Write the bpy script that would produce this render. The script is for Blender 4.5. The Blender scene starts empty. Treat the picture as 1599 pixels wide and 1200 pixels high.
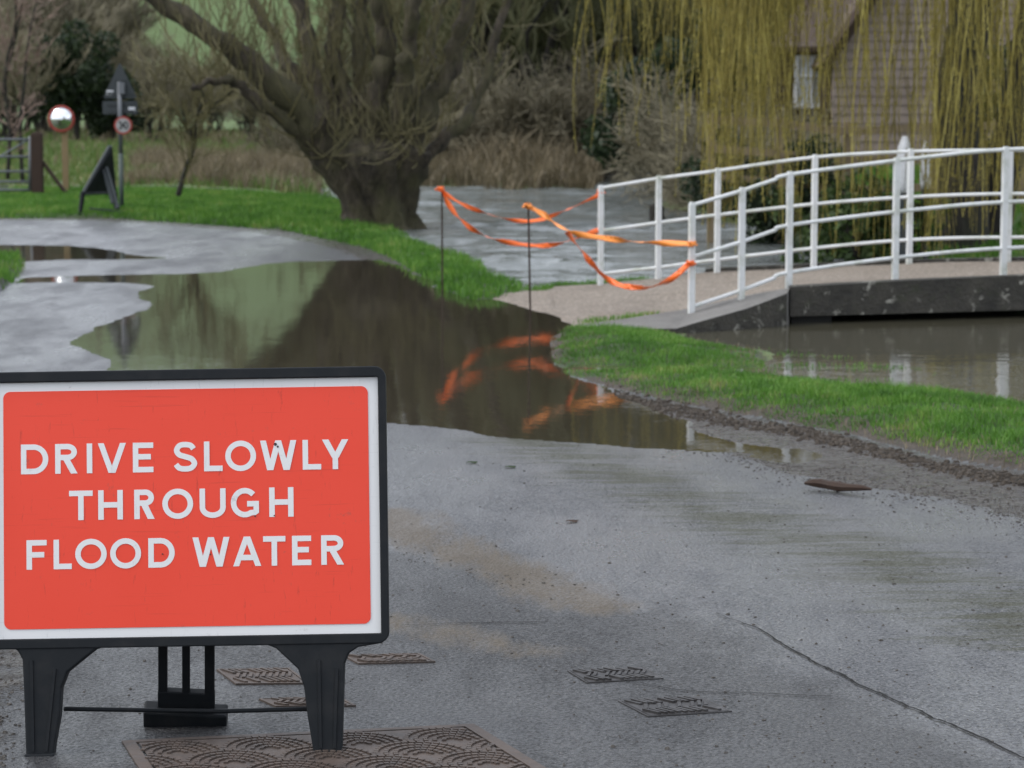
import bpy, math, random
import numpy as np
from mathutils import Vector, Matrix
random.seed(7); RNG = np.random.default_rng(7)
S = bpy.context.scene; COL = S.collection
R = math.radians
# ------------------------------------------------------------ camera, sky, sun, exposure
H = 1.78                       # camera height above the flood water (z = 0)
F = 4000.0                     # focal length in photo pixels (photo 1599 wide)
PH = math.atan(450 / F)
cam = bpy.data.cameras.new('camera'); cam_o = bpy.data.objects.new('camera', cam); COL.objects.link(cam_o)
cam.sensor_width = 36; cam.lens = F / 1599 * 36
cam.clip_start = .1; cam.clip_end = 3000
cam_o.location = (0, 0, H); cam_o.rotation_euler = (math.pi / 2 - PH, 0, 0)
cam.dof.use_dof = True; cam.dof.focus_distance = 7.4; cam.dof.aperture_fstop = 7.2
S.camera = cam_o
W = bpy.data.worlds.new("World"); S.world = W; W.use_nodes = True
wn, wl = W.node_tree.nodes, W.node_tree.links
SUN_EL, SUN_ROT = R(50), R(262)
sky = wn.new('ShaderNodeTexSky'); sky.sky_type = 'NISHITA'; sky.sun_disc = False
sky.sun_elevation = SUN_EL; sky.sun_rotation = SUN_ROT; sky.dust_density = 4; sky.air_density = 1.2
hs = wn.new('ShaderNodeHueSaturation'); hs.inputs['Saturation'].default_value = .38
wl.new(sky.outputs[0], hs.inputs['Color'])
wtc = wn.new('ShaderNodeTexCoord'); wmp = wn.new('ShaderNodeMapping'); wmp.inputs['Scale'].default_value = (1, 1, 2.6); wl.new(wtc.outputs['Generated'], wmp.inputs[0])
wno = wn.new('ShaderNodeTexNoise'); wno.inputs['Scale'].default_value = 2.2; wno.inputs['Detail'].default_value = 7; wno.inputs['Roughness'].default_value = .6; wl.new(wmp.outputs[0], wno.inputs['Vector'])
wcr = wn.new('ShaderNodeValToRGB'); wcr.color_ramp.elements[0].position = .32; wcr.color_ramp.elements[0].color = (4.2, 4.6, 5.4, 1); wcr.color_ramp.elements[1].position = .68; wcr.color_ramp.elements[1].color = (8.4, 8.9, 9.9, 1)
wl.new(wno.outputs['Fac'], wcr.inputs[0])
wmx = wn.new('ShaderNodeMix'); wmx.data_type = 'RGBA'; wmx.inputs[0].default_value = .72      # broken cloud cover over the sky
wl.new(hs.outputs[0], wmx.inputs[6]); wl.new(wcr.outputs[0], wmx.inputs[7]); wl.new(wmx.outputs[2], wn['Background'].inputs['Color'])
wn['Background'].inputs['Strength'].default_value = .15
sd_ = bpy.data.lights.new('sun', 'SUN'); sd_.energy = .85; sd_.angle = R(22); sd_.color = (1, .97, .93)
so = bpy.data.objects.new('sun', sd_); COL.objects.link(so)
sv = Vector((math.sin(SUN_ROT) * math.cos(SUN_EL), math.cos(SUN_ROT) * math.cos(SUN_EL), math.sin(SUN_EL)))
so.rotation_euler = sv.to_track_quat('Z', 'Y').to_euler(); so.location = (0, -10, 20)
S.view_settings.view_transform = 'Standard'; S.view_settings.look = 'None'
S.view_settings.gamma = 1; S.view_settings.exposure = .52
S.render.engine = 'CYCLES'
S.cycles.use_denoising = True
S.cycles.max_bounces = 6; S.cycles.caustics_reflective = False; S.cycles.caustics_refractive = False

# ------------------------------------------------------------ helpers
def ray(x, y):
    a, b = (x - 799.5) / F, (y - 600) / F
    return np.array([a, math.cos(PH) - b * math.sin(PH), -math.sin(PH) - b * math.cos(PH)])
def P(x, y, z=0.0):            # photo point on the horizontal plane z
    d = ray(x, y); t = (z - H) / d[2]; return np.array([d[0] * t, d[1] * t, z])
def PY(x, y, Y):               # photo point at distance Y
    d = ray(x, y); t = Y / d[1]; return np.array([d[0] * t, Y, H + d[2] * t])
def poly(pts, z=0.0): return np.array([P(x, y, z)[:2] for x, y in pts])
def hashn(ix, iy, s):
    h = (ix * 374761393 + iy * 668265263 + s * 974634777) & 0xffffffff
    h = ((h ^ (h >> 13)) * 1274126177) & 0xffffffff
    return ((h ^ (h >> 16)) & 0xffff) / 65535.0
def vnoise(X, Y, sc, s=0):
    x, y = np.asarray(X) * sc, np.asarray(Y) * sc
    ix, iy = np.floor(x).astype(np.int64), np.floor(y).astype(np.int64)
    fx, fy = x - ix, y - iy; fx = fx * fx * (3 - 2 * fx); fy = fy * fy * (3 - 2 * fy)
    a, b = hashn(ix, iy, s), hashn(ix + 1, iy, s); c, d = hashn(ix, iy + 1, s), hashn(ix + 1, iy + 1, s)
    return (a * (1 - fx) + b * fx) * (1 - fy) + (c * (1 - fx) + d * fx) * fy - .5
def fbm(X, Y, sc, s=0, o=3):
    r = 0
    for i in range(o): r = r + vnoise(X, Y, sc * 2 ** i, s + i * 17) / 2 ** i
    return r
def sdist(X, Y, pl, closed=True):
    X = np.asarray(X, float); Y = np.asarray(Y, float)
    n = len(pl); best = np.full(X.shape, 1e9); ins = np.zeros(X.shape, bool)
    for i in range(n if closed else n - 1):
        ax, ay = pl[i]; bx, by = pl[(i + 1) % n]
        dx, dy = bx - ax, by - ay; L = dx * dx + dy * dy + 1e-12
        t = np.clip(((X - ax) * dx + (Y - ay) * dy) / L, 0, 1)
        best = np.minimum(best, (X - ax - t * dx) ** 2 + (Y - ay - t * dy) ** 2)
        if closed and dy != 0:
            c = ((ay > Y) != (by > Y)) & (X < (bx - ax) * (Y - ay) / dy + ax); ins ^= c
    d = np.sqrt(best); return np.where(ins, -d, d) if closed else d
def sst(x, a, b): t = np.clip((x - a) / (b - a), 0, 1); return t * t * (3 - 2 * t)

def tag(o, label=None, cat=None, group=None, kind=None):
    if label: o['label'] = label
    if cat: o['category'] = cat
    if group: o['group'] = group
    if kind: o['kind'] = kind
    return o
def empty(name, loc=(0, 0, 0), rot=(0, 0, 0)):
    o = bpy.data.objects.new(name, None); COL.objects.link(o); o.location = loc; o.rotation_euler = rot
    o.empty_display_size = .1; return o
def mk(name, V, Fc, mat, parent=None, smooth=False, loc=None):
    me = bpy.data.meshes.new(name); V = np.asarray(V, dtype=np.float32)
    if isinstance(Fc, np.ndarray):
        n, k = Fc.shape
        me.vertices.add(len(V)); me.vertices.foreach_set('co', V.ravel())
        me.loops.add(n * k); me.loops.foreach_set('vertex_index', Fc.astype(np.int32).ravel())
        me.polygons.add(n); me.polygons.foreach_set('loop_start', np.arange(0, n * k, k, dtype=np.int32))
        me.polygons.foreach_set('loop_total', np.full(n, k, dtype=np.int32)); me.update(calc_edges=True)
    else:
        me.from_pydata([tuple(v) for v in V.tolist()], [], Fc); me.update()
    if smooth: me.polygons.foreach_set('use_smooth', np.ones(len(me.polygons), bool))
    me.materials.append(mat)
    o = bpy.data.objects.new(name, me); COL.objects.link(o)
    if parent: o.parent = parent
    if loc is not None: o.location = loc
    return o
def fattr(o, name, vals):
    a = o.data.attributes.new(name, 'FLOAT', 'POINT'); a.data.foreach_set('value', np.asarray(vals, dtype=np.float32))
class MB:
    def __init__(s): s.V = []; s.F = []
    def add(s, vs, fs):
        b = len(s.V); s.V += [tuple(v) for v in vs]; s.F += [tuple(b + i for i in f) for f in fs]
    def box(s, c, size, rot=None):
        hx, hy, hz = [q / 2 for q in size]
        vs = [Vector((x, y, z)) for x in (-hx, hx) for y in (-hy, hy) for z in (-hz, hz)]
        if rot: vs = [rot @ v for v in vs]
        s.add([Vector(c) + v for v in vs], [(0, 1, 3, 2), (4, 6, 7, 5), (0, 4, 5, 1), (2, 3, 7, 6), (0, 2, 6, 4), (1, 5, 7, 3)])
    def tube(s, pts, rad, n=6, cap=True):
        pts = [Vector(p) for p in pts]; m = len(pts)
        if not hasattr(rad, '__len__'): rad = [rad] * m
        ref = None; b = len(s.V)
        for i in range(m):
            t = (pts[min(i + 1, m - 1)] - pts[max(i - 1, 0)])
            if t.length < 1e-9: t = Vector((0, 0, 1))
            t.normalize()
            if ref is None: ref = t.orthogonal().normalized()
            ref = (ref - t * ref.dot(t))
            if ref.length < 1e-6: ref = t.orthogonal()
            ref.normalize(); bi = t.cross(ref)
            for k in range(n):
                a = 2 * math.pi * (k + .5) / n
                s.V.append(tuple(pts[i] + (ref * math.cos(a) + bi * math.sin(a)) * rad[i]))
        for i in range(m - 1):
            for k in range(n):
                a, c = b + i * n + k, b + i * n + (k + 1) % n; s.F.append((a, c, c + n, a + n))
        if cap and n > 3:
            s.F.append(tuple(b + k for k in reversed(range(n)))); s.F.append(tuple(b + (m - 1) * n + k for k in range(n)))
    def prism(s, outline, y0, y1):      # outline of (x,z), extruded along y
        n = len(outline)
        s.add([(x, y0, z) for x, z in outline] + [(x, y1, z) for x, z in outline],
              [tuple(range(n)), tuple(reversed(range(n, 2 * n)))] + [(i, i + n, (i + 1) % n + n, (i + 1) % n) for i in range(n)])
    def build(s, name, mat, parent=None, smooth=False, bevel=0, loc=None, tri=False):
        o = mk(name, np.array(s.V), s.F, mat, parent, smooth, loc)
        if bevel:
            m = o.modifiers.new('bevel', 'BEVEL'); m.width = bevel; m.segments = 2; m.limit_method = 'ANGLE'; m.angle_limit = R(35)
        return o
def catmull(pts, n=6):
    pts = [np.array(p, float) for p in pts]; out = []
    for i in range(len(pts) - 1):
        p0 = pts[max(i - 1, 0)]; p1, p2 = pts[i], pts[i + 1]; p3 = pts[min(i + 2, len(pts) - 1)]
        for k in range(n):
            t = k / n
            out.append(.5 * (2 * p1 + (p2 - p0) * t + (2 * p0 - 5 * p1 + 4 * p2 - p3) * t * t + (3 * p1 - p0 - 3 * p2 + p3) * t ** 3))
    out.append(pts[-1]); return out

# node material helper
class Mat:
    def __init__(s, name, col=(.5, .5, .5), rough=.6, spec=.5, metal=0):
        s.m = bpy.data.materials.new(name); s.m.use_nodes = True; s.t = s.m.node_tree; s.n = s.t.nodes; s.l = s.t.links
        s.b = s.n['Principled BSDF']
        s.b.inputs['Base Color'].default_value = (*col, 1); s.b.inputs['Roughness'].default_value = rough
        s.b.inputs['Specular IOR Level'].default_value = spec; s.b.inputs['Metallic'].default_value = metal
        s._co = None
    def co(s, kind='Object', scale=None, rot=None):
        tc = s.n.new('ShaderNodeTexCoord'); o = tc.outputs[kind]
        if scale or rot:
            mp = s.n.new('ShaderNodeMapping'); s.l.new(o, mp.inputs[0])
            if scale: mp.inputs['Scale'].default_value = scale
            if rot: mp.inputs['Rotation'].default_value = rot
            o = mp.outputs[0]
        return o
    def noise(s, scale, detail=4, rough=.6, co=None, dist=0):
        n = s.n.new('ShaderNodeTexNoise'); n.inputs['Scale'].default_value = scale; n.inputs['Detail'].default_value = detail
        n.inputs['Roughness'].default_value = rough; n.inputs['Distortion'].default_value = dist
        s.l.new(co if co is not None else s.co(), n.inputs['Vector']); return n.outputs['Fac']
    def vor(s, scale, co=None, feat='F1', out='Distance'):
        n = s.n.new('ShaderNodeTexVoronoi'); n.inputs['Scale'].default_value = scale; n.feature = feat
        s.l.new(co if co is not None else s.co(), n.inputs['Vector']); return n.outputs[out]
    def attr(s, name):
        n = s.n.new('ShaderNodeAttribute'); n.attribute_name = name; return n.outputs['Fac']
    def ramp(s, fac, stops):
        n = s.n.new('ShaderNodeValToRGB'); e = n.color_ramp.elements
        for i, (p, c) in enumerate(stops):
            el = e[i] if i < 2 else e.new(p)
            el.position = p; el.color = (*c, 1) if hasattr(c, '__len__') else (c, c, c, 1)
        s.l.new(fac, n.inputs[0]); return n.outputs[0]
    def step(s, fac, a, b):
        n = s.n.new('ShaderNodeMapRange'); n.inputs[1].default_value = a; n.inputs[2].default_value = b
        n.clamp = True; s.l.new(fac, n.inputs[0]); return n.outputs[0]
    def rng(s, fac, lo, hi, a=0, b=1):
        n = s.n.new('ShaderNodeMapRange'); n.inputs[1].default_value = a; n.inputs[2].default_value = b
        n.inputs[3].default_value = lo; n.inputs[4].default_value = hi; s.l.new(fac, n.inputs[0]); return n.outputs[0]
    def math(s, op, a, b=None):
        n = s.n.new('ShaderNodeMath'); n.operation = op
        for i, v in enumerate((a, b)):
            if v is None: continue
            if isinstance(v, (int, float)): n.inputs[i].default_value = v
            else: s.l.new(v, n.inputs[i])
        return n.outputs[0]
    def mix(s, f, a, b):
        n = s.n.new('ShaderNodeMix'); n.data_type = 'RGBA'
        for k, v in ((0, f), (6, a), (7, b)):
            if isinstance(v, (int, float)): n.inputs[k].default_value = v
            elif isinstance(v, tuple): n.inputs[k].default_value = (*v, 1)
            else: s.l.new(v, n.inputs[k])
        return n.outputs[2]
    def bump(s, h, strength=.5, dist=.01, prev=None):
        n = s.n.new('ShaderNodeBump'); n.inputs['Strength'].default_value = strength; n.inputs['Distance'].default_value = dist
        s.l.new(h, n.inputs['Height'])
        if prev is not None: s.l.new(prev, n.inputs['Normal'])
        return n.outputs[0]
    def set(s, **kw):
        for k, v in kw.items():
            k = {'col': 'Base Color', 'rough': 'Roughness', 'nrm': 'Normal', 'spec': 'Specular IOR Level', 'coat': 'Coat Weight', 'coatr': 'Coat Roughness', 'coatn': 'Coat Normal', 'ior': 'IOR'}[k]
            if isinstance(v, (int, float)): s.b.inputs[k].default_value = v
            else: s.l.new(v, s.b.inputs[k])
        return s.m

# ------------------------------------------------------------ materials
def m_asphalt():
    m = Mat('wet_asphalt'); co = m.co()
    fine = m.noise(85, 3, .8, co); spk = m.vor(70, co); mid = m.noise(9, 5, .6, co); big = m.noise(.9, 4, .55, co)
    base = m.ramp(fine, [(.36, (.016, .017, .019)), (.64, (.100, .103, .110))])
    base = m.mix(m.step(m.noise(120, 1, .5, co), .64, .72), base, (.26, .25, .23))
    base = m.mix(m.math('MULTIPLY', m.step(big, .4, .65), .35), base, (.10, .10, .105))
    old = m.step(m.math('ADD', m.attr('old'), m.math('MULTIPLY', m.math('SUBTRACT', m.noise(2.2, 7, .75, co), .5), 1.7)), .35, .8)
    base = m.mix(m.math('MULTIPLY', old, .5), base, (.036, .035, .033))
    st = m.co(scale=(1, .25, 1), rot=(0, 0, R(-38))); sn = m.noise(5.5, 7, .74, st, .25)
    silt = m.step(m.math('ADD', m.math('MULTIPLY', m.attr('silt'), .54), m.math('SUBTRACT', sn, .5)), .28, .52)
    base = m.mix(m.math('MULTIPLY', silt, .75), base, m.mix(m.noise(40, 3, .6, co), (.085, .067, .045), (.16, .13, .095)))
    ast = m.co(scale=(.5, 2.6, 1), rot=(0, 0, R(-14)))
    alg = m.step(m.math('ADD', m.math('MULTIPLY', m.attr('algae'), .36), m.math('SUBTRACT', m.noise(3.2, 8, .78, ast, .3), .5)), .25, .42)
    base = m.mix(m.math('MULTIPLY', alg, .85), base, (.050, .050, .026))
    mu = m.step(m.math('ADD', m.attr('mud'), m.math('MULTIPLY', m.math('SUBTRACT', m.noise(6, 6, .7, co), .5), 1.1)), .42, .62)
    base = m.mix(mu, base, m.ramp(m.noise(26, 5, .7, co), [(.3, (.018, .014, .010)), (.7, (.062, .048, .036))]))
    pat = m.noise(1.9, 9, .74, m.co(scale=(1, .35, 1), rot=(0, 0, R(-38)))); rgh = m.rng(pat, .16, .60, .3, .7)
    rgh = m.math('ADD', rgh, m.math('MULTIPLY', m.math('MAXIMUM', m.math('MAXIMUM', silt, alg), m.math('MULTIPLY', old, .55)), .22))
    rgh = m.math('SUBTRACT', rgh, m.math('MULTIPLY', m.math('MULTIPLY', mu, m.step(m.noise(11, 3, .6, co), .45, .6)), .25))
    hgt = m.math('ADD', m.math('ADD', fine, m.math('MULTIPLY', spk, .7)), m.math('MULTIPLY', m.math('MULTIPLY', mu, m.noise(14, 4, .7, co)), 5))
    n1 = m.bump(hgt, 1, .009)
    n2 = m.bump(hgt, .6, .006)
    m.set(spec=m.math('MULTIPLY', m.rng(old, .5, .30), m.rng(fine, .3, 1.3, .40, .58)))
    return m.set(col=base, rough=rgh, nrm=n1, coat=m.math('MULTIPLY', m.rng(m.math('MAXIMUM', m.math('MAXIMUM', silt, alg), m.math('MAXIMUM', m.math('MULTIPLY', old, .72), m.math('MULTIPLY', mu, .6))), .95, .10), m.math('MULTIPLY', m.rng(pat, 1.05, .28, .44, .57), m.rng(fine, .55, 1.1, .40, .58))), coatr=.22, coatn=n2)
def m_soil(name, a, b, sc=12):
    m = Mat(name); co = m.co(); n = m.noise(sc, 6, .7, co)
    return m.set(col=m.ramp(n, [(.3, a), (.7, b)]), rough=.75, nrm=m.bump(n, .8, .03))
def m_field():
    m = Mat('pasture'); co = m.co(); n = m.noise(.35, 6, .65, co); n2 = m.noise(6, 4, .7, co)
    c = m.mix(m.step(n, .42, .6), (.07, .13, .03), (.12, .145, .055))
    c = m.mix(m.math('MULTIPLY', m.step(n2, .45, .7), .5), c, (.18, .155, .09))
    return m.set(col=c, rough=.8, nrm=m.bump(n2, .8, .1))
def m_hill():
    m = Mat('hill_grass'); co = m.co(); n = m.noise(.05, 6, .65, co)
    return m.set(col=m.mix(n, (.062, .104, .028), (.10, .145, .042)), rough=.85, nrm=m.bump(m.noise(.8, 5, .7, co), .6, .4))
def m_gravel():
    m = Mat('gravel_path'); co = m.co(); v = m.vor(42, co); n = m.noise(30, 4, .8, co); b = m.noise(2.2, 5, .6, co)
    c = m.ramp(n, [(.3, (.07, .055, .04)), (.5, (.21, .17, .13)), (.70, (.46, .40, .33))])
    c = m.mix(m.math('MULTIPLY', m.step(b, .45, .65), .45), c, (.15, .12, .09))
    return m.set(col=c, rough=.6, nrm=m.bump(m.math('SUBTRACT', n, v), .9, .012))
def m_concrete(name, dark, light, lichen):
    m = Mat(name); co = m.co(); n = m.noise(5, 7, .7, co); n2 = m.noise(40, 3, .6, co)
    c = m.ramp(n, [(.3, dark), (.72, light)])
    if lichen:
        sp = m.step(m.noise(7.5, 7, .66, co, .8), .575, .63)
        gate = m.step(m.noise(2.4, 2, .5, co), .40, .50)
        c = m.mix(m.math('MULTIPLY', m.math('MULTIPLY', sp, gate), .8), c, (.34, .33, .28))
        c = m.mix(m.math('MULTIPLY', m.step(m.noise(7, 5, .7, co), .55, .68), .6), c, (.035, .04, .018))
    return m.set(col=c, rough=.75, nrm=m.bump(m.math('ADD', n, n2), .6, .02))
def m_water(name, col, rough, big, small, aniso, coat=0):
    m = Mat(name, col, rough, .5); m.b.inputs['IOR'].default_value = 1.33
    c1 = m.co(scale=aniso); c2 = m.co(scale=(1, 1, 1))
    n1 = m.noise(big[0], 4, .55, c1, .6); n2 = m.noise(small[0], 3, .6, c2)
    nb = m.bump(n1, big[1], big[2]); nb = m.bump(n2, small[1], small[2], nb)
    return m, nb
def simple(name, col, rough=.5, spec=.5, metal=0, var=.25, sc=20, bump=.15, bd=.004, dirt=None):
    m = Mat(name, col, rough, spec, metal); co = m.co(); n = m.noise(sc, 5, .65, co)
    c = m.mix(n, tuple(v * (1 - var) for v in col), tuple(min(1, v * (1 + var)) for v in col))
    if dirt: c = m.mix(m.math('MULTIPLY', m.step(m.noise(sc * .35, 6, .7, co), .48, .72), dirt[1]), c, dirt[0])
    return m.set(col=c, rough=m.rng(n, rough * .85, min(1, rough * 1.2), .3, .7), nrm=m.bump(n, bump, bd))
def m_bark(name, a, b, moss, sc=9):
    m = Mat(name); co = m.co(scale=(1, 1, .3)); n = m.noise(sc, 7, .7, co, .4); n2 = m.noise(1.6, 5, .6)
    c = m.ramp(n, [(.32, a), (.68, b)])
    c = m.mix(m.math('MULTIPLY', m.step(n2, .42, .62), .65), c, moss)
    return m.set(col=c, rough=.85, nrm=m.bump(n, 1, .14))
def m_twig(name, a, b, sc=.7):
    m = Mat(name); n = m.noise(sc, 4, .6); oi = m.n.new('ShaderNodeObjectInfo')
    f = m.math('ADD', m.math('MULTIPLY', n, .8), m.math('MULTIPLY', oi.outputs['Random'], .3))
    return m.set(col=m.ramp(f, [(.35, a), (.75, b)]), rough=.7)
def m_blade(name, stops):
    m = Mat(name); a = m.attr('tint'); n = m.noise(2.1, 6, .7)
    f = m.math('ADD', m.math('MULTIPLY', a, .45), m.rng(n, -.05, .65, .3, .7))
    c = m.ramp(f, stops); m.set(col=c, rough=.5, spec=.3)
    tr = m.n.new('ShaderNodeBsdfTranslucent'); m.l.new(c, tr.inputs[0]); mx = m.n.new('ShaderNodeMixShader'); mx.inputs[0].default_value = .3
    m.l.new(m.b.outputs[0], mx.inputs[1]); m.l.new(tr.outputs[0], mx.inputs[2]); m.l.new(mx.outputs[0], m.n['Material Output'].inputs[0])
    return m.m
M = {}
M['asphalt'] = m_asphalt(); M['verge'] = m_soil('verge_soil', (.022, .03, .012), (.05, .075, .022)); M['bed'] = m_soil('river_bed', (.03, .025, .015), (.06, .05, .03))
M['mudbank'] = m_soil('turf_edge_mud', (.022, .016, .011), (.085, .065, .045), 22)
M['field'] = m_field(); M['hill'] = m_hill(); M['gravel'] = m_gravel()
M['conc'] = m_concrete('smooth_concrete', (.11, .105, .095), (.20, .19, .175), False)
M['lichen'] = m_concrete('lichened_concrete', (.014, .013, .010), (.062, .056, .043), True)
_m, _n = m_water('puddle_water', (.036, .030, .021), .035, (2.2, .055, .03), (11, .04, .01), (1, .5, 1)); M['puddle'] = _m.set(nrm=_n)
_m, _n = m_water('river_water', (.15, .165, .16), .06, (3.0, .6, .10), (9, .3, .03), (.30, 1.3, 1))
M['river'] = _m.set(nrm=_n)
_m, _n = m_water('pool_water', (.070, .065, .045), .04, (2.6, .12, .03), (9, .10, .015), (.7, 1, 1)); M['pool'] = _m.set(nrm=_n)
M['bark'] = m_bark('willow_bark', (.014, .011, .007), (.125, .100, .065), (.095, .092, .034))
M['bark2'] = m_bark('dark_bark', (.012, .010, .008), (.055, .045, .035), (.03, .035, .018))
M['tw_olive'] = m_twig('olive_twigs', (0.085, 0.074, 0.032), (0.20, 0.175, 0.070))
M['tw_brown'] = m_twig('brown_twigs', (0.105, 0.092, 0.056), (0.231, 0.203, 0.126))
M['tw_dark'] = m_twig('mossy_twigs', (0.068, 0.073, 0.032), (0.169, 0.169, 0.074))
M['tw_red'] = m_twig('reddish_twigs', (0.170, 0.115, 0.090), (0.300, 0.210, 0.160))
M['strand'] = m_blade('willow_strands', [(.3, (0.175, 0.142, 0.030)), (.55, (0.32, 0.265, 0.060)), (.8, (0.47, 0.41, 0.12))])
M['grass'] = m_blade('verge_grass', [(.25, (0.050, 0.131, 0.018)), (.5, (0.090, 0.219, 0.027)), (.72, (0.150, 0.294, 0.045)), (.9, (0.325, 0.325, 0.112))])
M['grass_dull'] = m_blade('field_grass', [(.25, (.07, .13, .028)), (.55, (.12, .19, .045)), (.85, (.28, .25, .12))])
M['dead'] = m_blade('dead_stalks', [(.25, (.085, .072, .042)), (.55, (.19, .155, .095)), (.85, (.34, .28, .18))])
M['leaf'] = m_blade('evergreen_leaves', [(.3, (0.014, 0.025, 0.011)), (.6, (0.031, 0.050, 0.020)), (.9, (0.070, 0.098, 0.042))])
M['ivy'] = m_blade('ivy_leaves', [(.3, (0.028, 0.049, 0.014)), (.6, (0.063, 0.105, 0.028)), (.9, (0.126, 0.168, 0.056))])
M['white'] = simple('white_paint', (.68, .69, .68), .42, .5, 0, .05, 14, .08, .002, ((.30, .33, .22), .7))
M['orange'] = simple('orange_tape', (.95, .16, .02), .35, .5, 0, .12, 15)
M['orange2'] = simple('pale_orange_tape', (.98, .30, .05), .35, .5, 0, .12, 15)
M['rust'] = simple('rusty_steel', (.045, .03, .022), .7, .4, .3, .4, 40)
M['plastic'] = simple('black_plastic', (.010, .012, .014), .55, .2, 0, .3, 25, .2, .002, ((.045, .043, .040), .3))
M['steel'] = simple('galvanised_steel', (.16, .17, .18), .55, .5, .4, .15, 12)
M['wood'] = simple('weathered_timber', (.26, .20, .13), .8, .3, 0, .4, 16, .5, .01)
M['wood_dk'] = simple('dark_timber', (.045, .028, .020), .75, .3, 0, .4, 16, .5, .01)
M['wood_tan'] = simple('tan_timber', (.26, .19, .10), .75, .3, 0, .25, 16, .4, .01)
M['board'] = simple('weatherboard', (.25, .20, .165), .75, .3, 0, .35, 5, .4, .01, ((.12, .085, .07), .6))
M['signgrey'] = simple('sign_back_grey', (.035, .043, .045), .55, .5, 0, .15, 12)
M['signwhite'] = simple('sign_white', (.72, .73, .74), .35)
M['dullwhite'] = simple('dull_white', (.34, .34, .33), .5)
M['signblack'] = simple('sign_black', (.015, .015, .015), .4)
M['signred'] = simple('rim_red', (.35, .045, .03), .4)
M['mirror'] = Mat('mirror_glass', (.85, .87, .88), .03, .5, 1).m
M['iron'] = simple('cast_iron', (.085, .064, .052), .6, .35, .1, .5, 30, .6, .004, ((.045, .040, .037), .85))
M['iron_grey'] = simple('grey_cast_iron', (.035, .032, .031), .55, .4, .1, .5, 30, .6, .004, ((.085, .083, .083), .9))
M['stone'] = simple('grit', (.065, .058, .050), .7, .4, 0, .6, 8)
M['roof'] = simple('roof_tiles', (.06, .04, .032), .8, .3, 0, .4, 8, .5, .02)
M['glass'] = simple('window_glass', (.5, .52, .52), .12, .6, 0, .1, 3)
M['crack'] = simple('crack_tar', (.014, .013, .012), .85, .2, 0, .4, 60, .6, .004)  # dark tar colour of the thin crack strips
def m_plate(name, col, rough, scr):
    m = Mat(name, col, rough, .5); co = m.co(); n = m.noise(2.5, 5, .6, co)
    c = m.mix(m.math('MULTIPLY', n, .5), col, tuple(v * .86 for v in col))
    gx = m.co(scale=(9, 1, 1.4), rot=(0, R(12), 0)); sc1 = m.step(m.noise(7, 7, .75, gx, .2), .60, .67)
    gz = m.co(scale=(.7, 1, 22)); sc2 = m.step(m.noise(6, 3, .6, gz), .62, .70)
    s = m.math('MULTIPLY', m.math('MAXIMUM', sc1, m.math('MULTIPLY', sc2, .5)), scr)
    c = m.mix(s, c, tuple(v * .45 for v in col))
    d = m.math('MULTIPLY', m.step(m.noise(13, 8, .8, co), .61, .70), scr)
    c = m.mix(d, c, (.16, .09, .07))
    return m.set(col=c, rough=m.rng(n, rough, rough + .15, .3, .7))
M['red'] = m_plate('reflective_red', (.84, .056, .022), .45, .45)
M['plate_white'] = m_plate('reflective_white', (.76, .76, .745), .42, .35)

# ------------------------------------------------------------ plan of the place (outlines read off as ground points)
puddle = poly([(180,580),(150,562),(112,539),(118,525),(150,513),(184,504),(247,477),(232,469),(236,447),(200,441),(110,440),(36,441),(45,434),(131,431),(285,428),(341,425),(385,419),(420,413),(464,409),(530,407),(592,407),(626,422),(665,437),
  (700,462),(740,471),(770,468),(815,478),(856,490),(900,515),(862,526),(855,540),(860,560),(875,583),(913,596),(961,612),(1000,628),(1060,655),(1110,680),(1170,698),(1225,706),(1150,706),(1056,702),(1000,700),(912,692),(787,679),(700,668),(600,657),(400,632),(250,600)])
puddle2 = poly([(-400,382),(0,383),(100,385),(162,389),(190,397),(262,403),(175,406),(100,406),(39,408),(0,411),(-400,414)])
puddle3 = poly([(1180,712),(1225,704),(1262,712),(1240,722)])
river = poly([(622,366),(650,385),(690,397),(725,400),(745,415),(765,432),(800,443),(830,453),(900,452),(938,447),(1000,442),(1060,475),(1060,516),(1075,530),(1130,540),(1187,549),(1215,560),(1180,573),(1050,573),(900,571),(890,577),(1050,581),(1225,590),(1337,603),(1487,612),(1599,630),(1800,658),(2600,690),
  (2600,412),(1700,412),(1450,408),(1315,402),(1262,378),(1180,362),(1100,337),(1037,326),(1042,300),(1075,281),(1062,259),(1000,254),(955,262),(940,285),(925,297),(780,299),(690,292),(640,297),(520,293),(500,296),(505,308),(540,318),(585,340)])
verge_far = poly([(-900,345),(0,345),(167,345),(285,352),(438,363),(525,379),(575,392),(613,405),(665,436),(700,462),(740,471),(775,467),(830,455),(800,443),(765,432),(745,415),(725,400),(690,397),(650,385),(622,366),(585,340),(540,318),(470,313),(400,306),(200,304),(0,302),(-900,302)])
verge_near = poly([(900,515),(1000,517),(1060,516),(1075,530),(1187,549),(1225,590),(1337,603),(1487,612),(1599,630),(1800,658),(2600,690),(2600,1100),(1900,852),(1599,744),(1506,729),(1412,706),(1319,680),(1150,650),(1000,618),(961,609),(913,594),(875,583),(856,553),(862,526)])
verge_left = poly([(-900,412),(0,411),(32,413),(30,430),(12,448),(0,460),(-400,500),(-900,560)])
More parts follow.
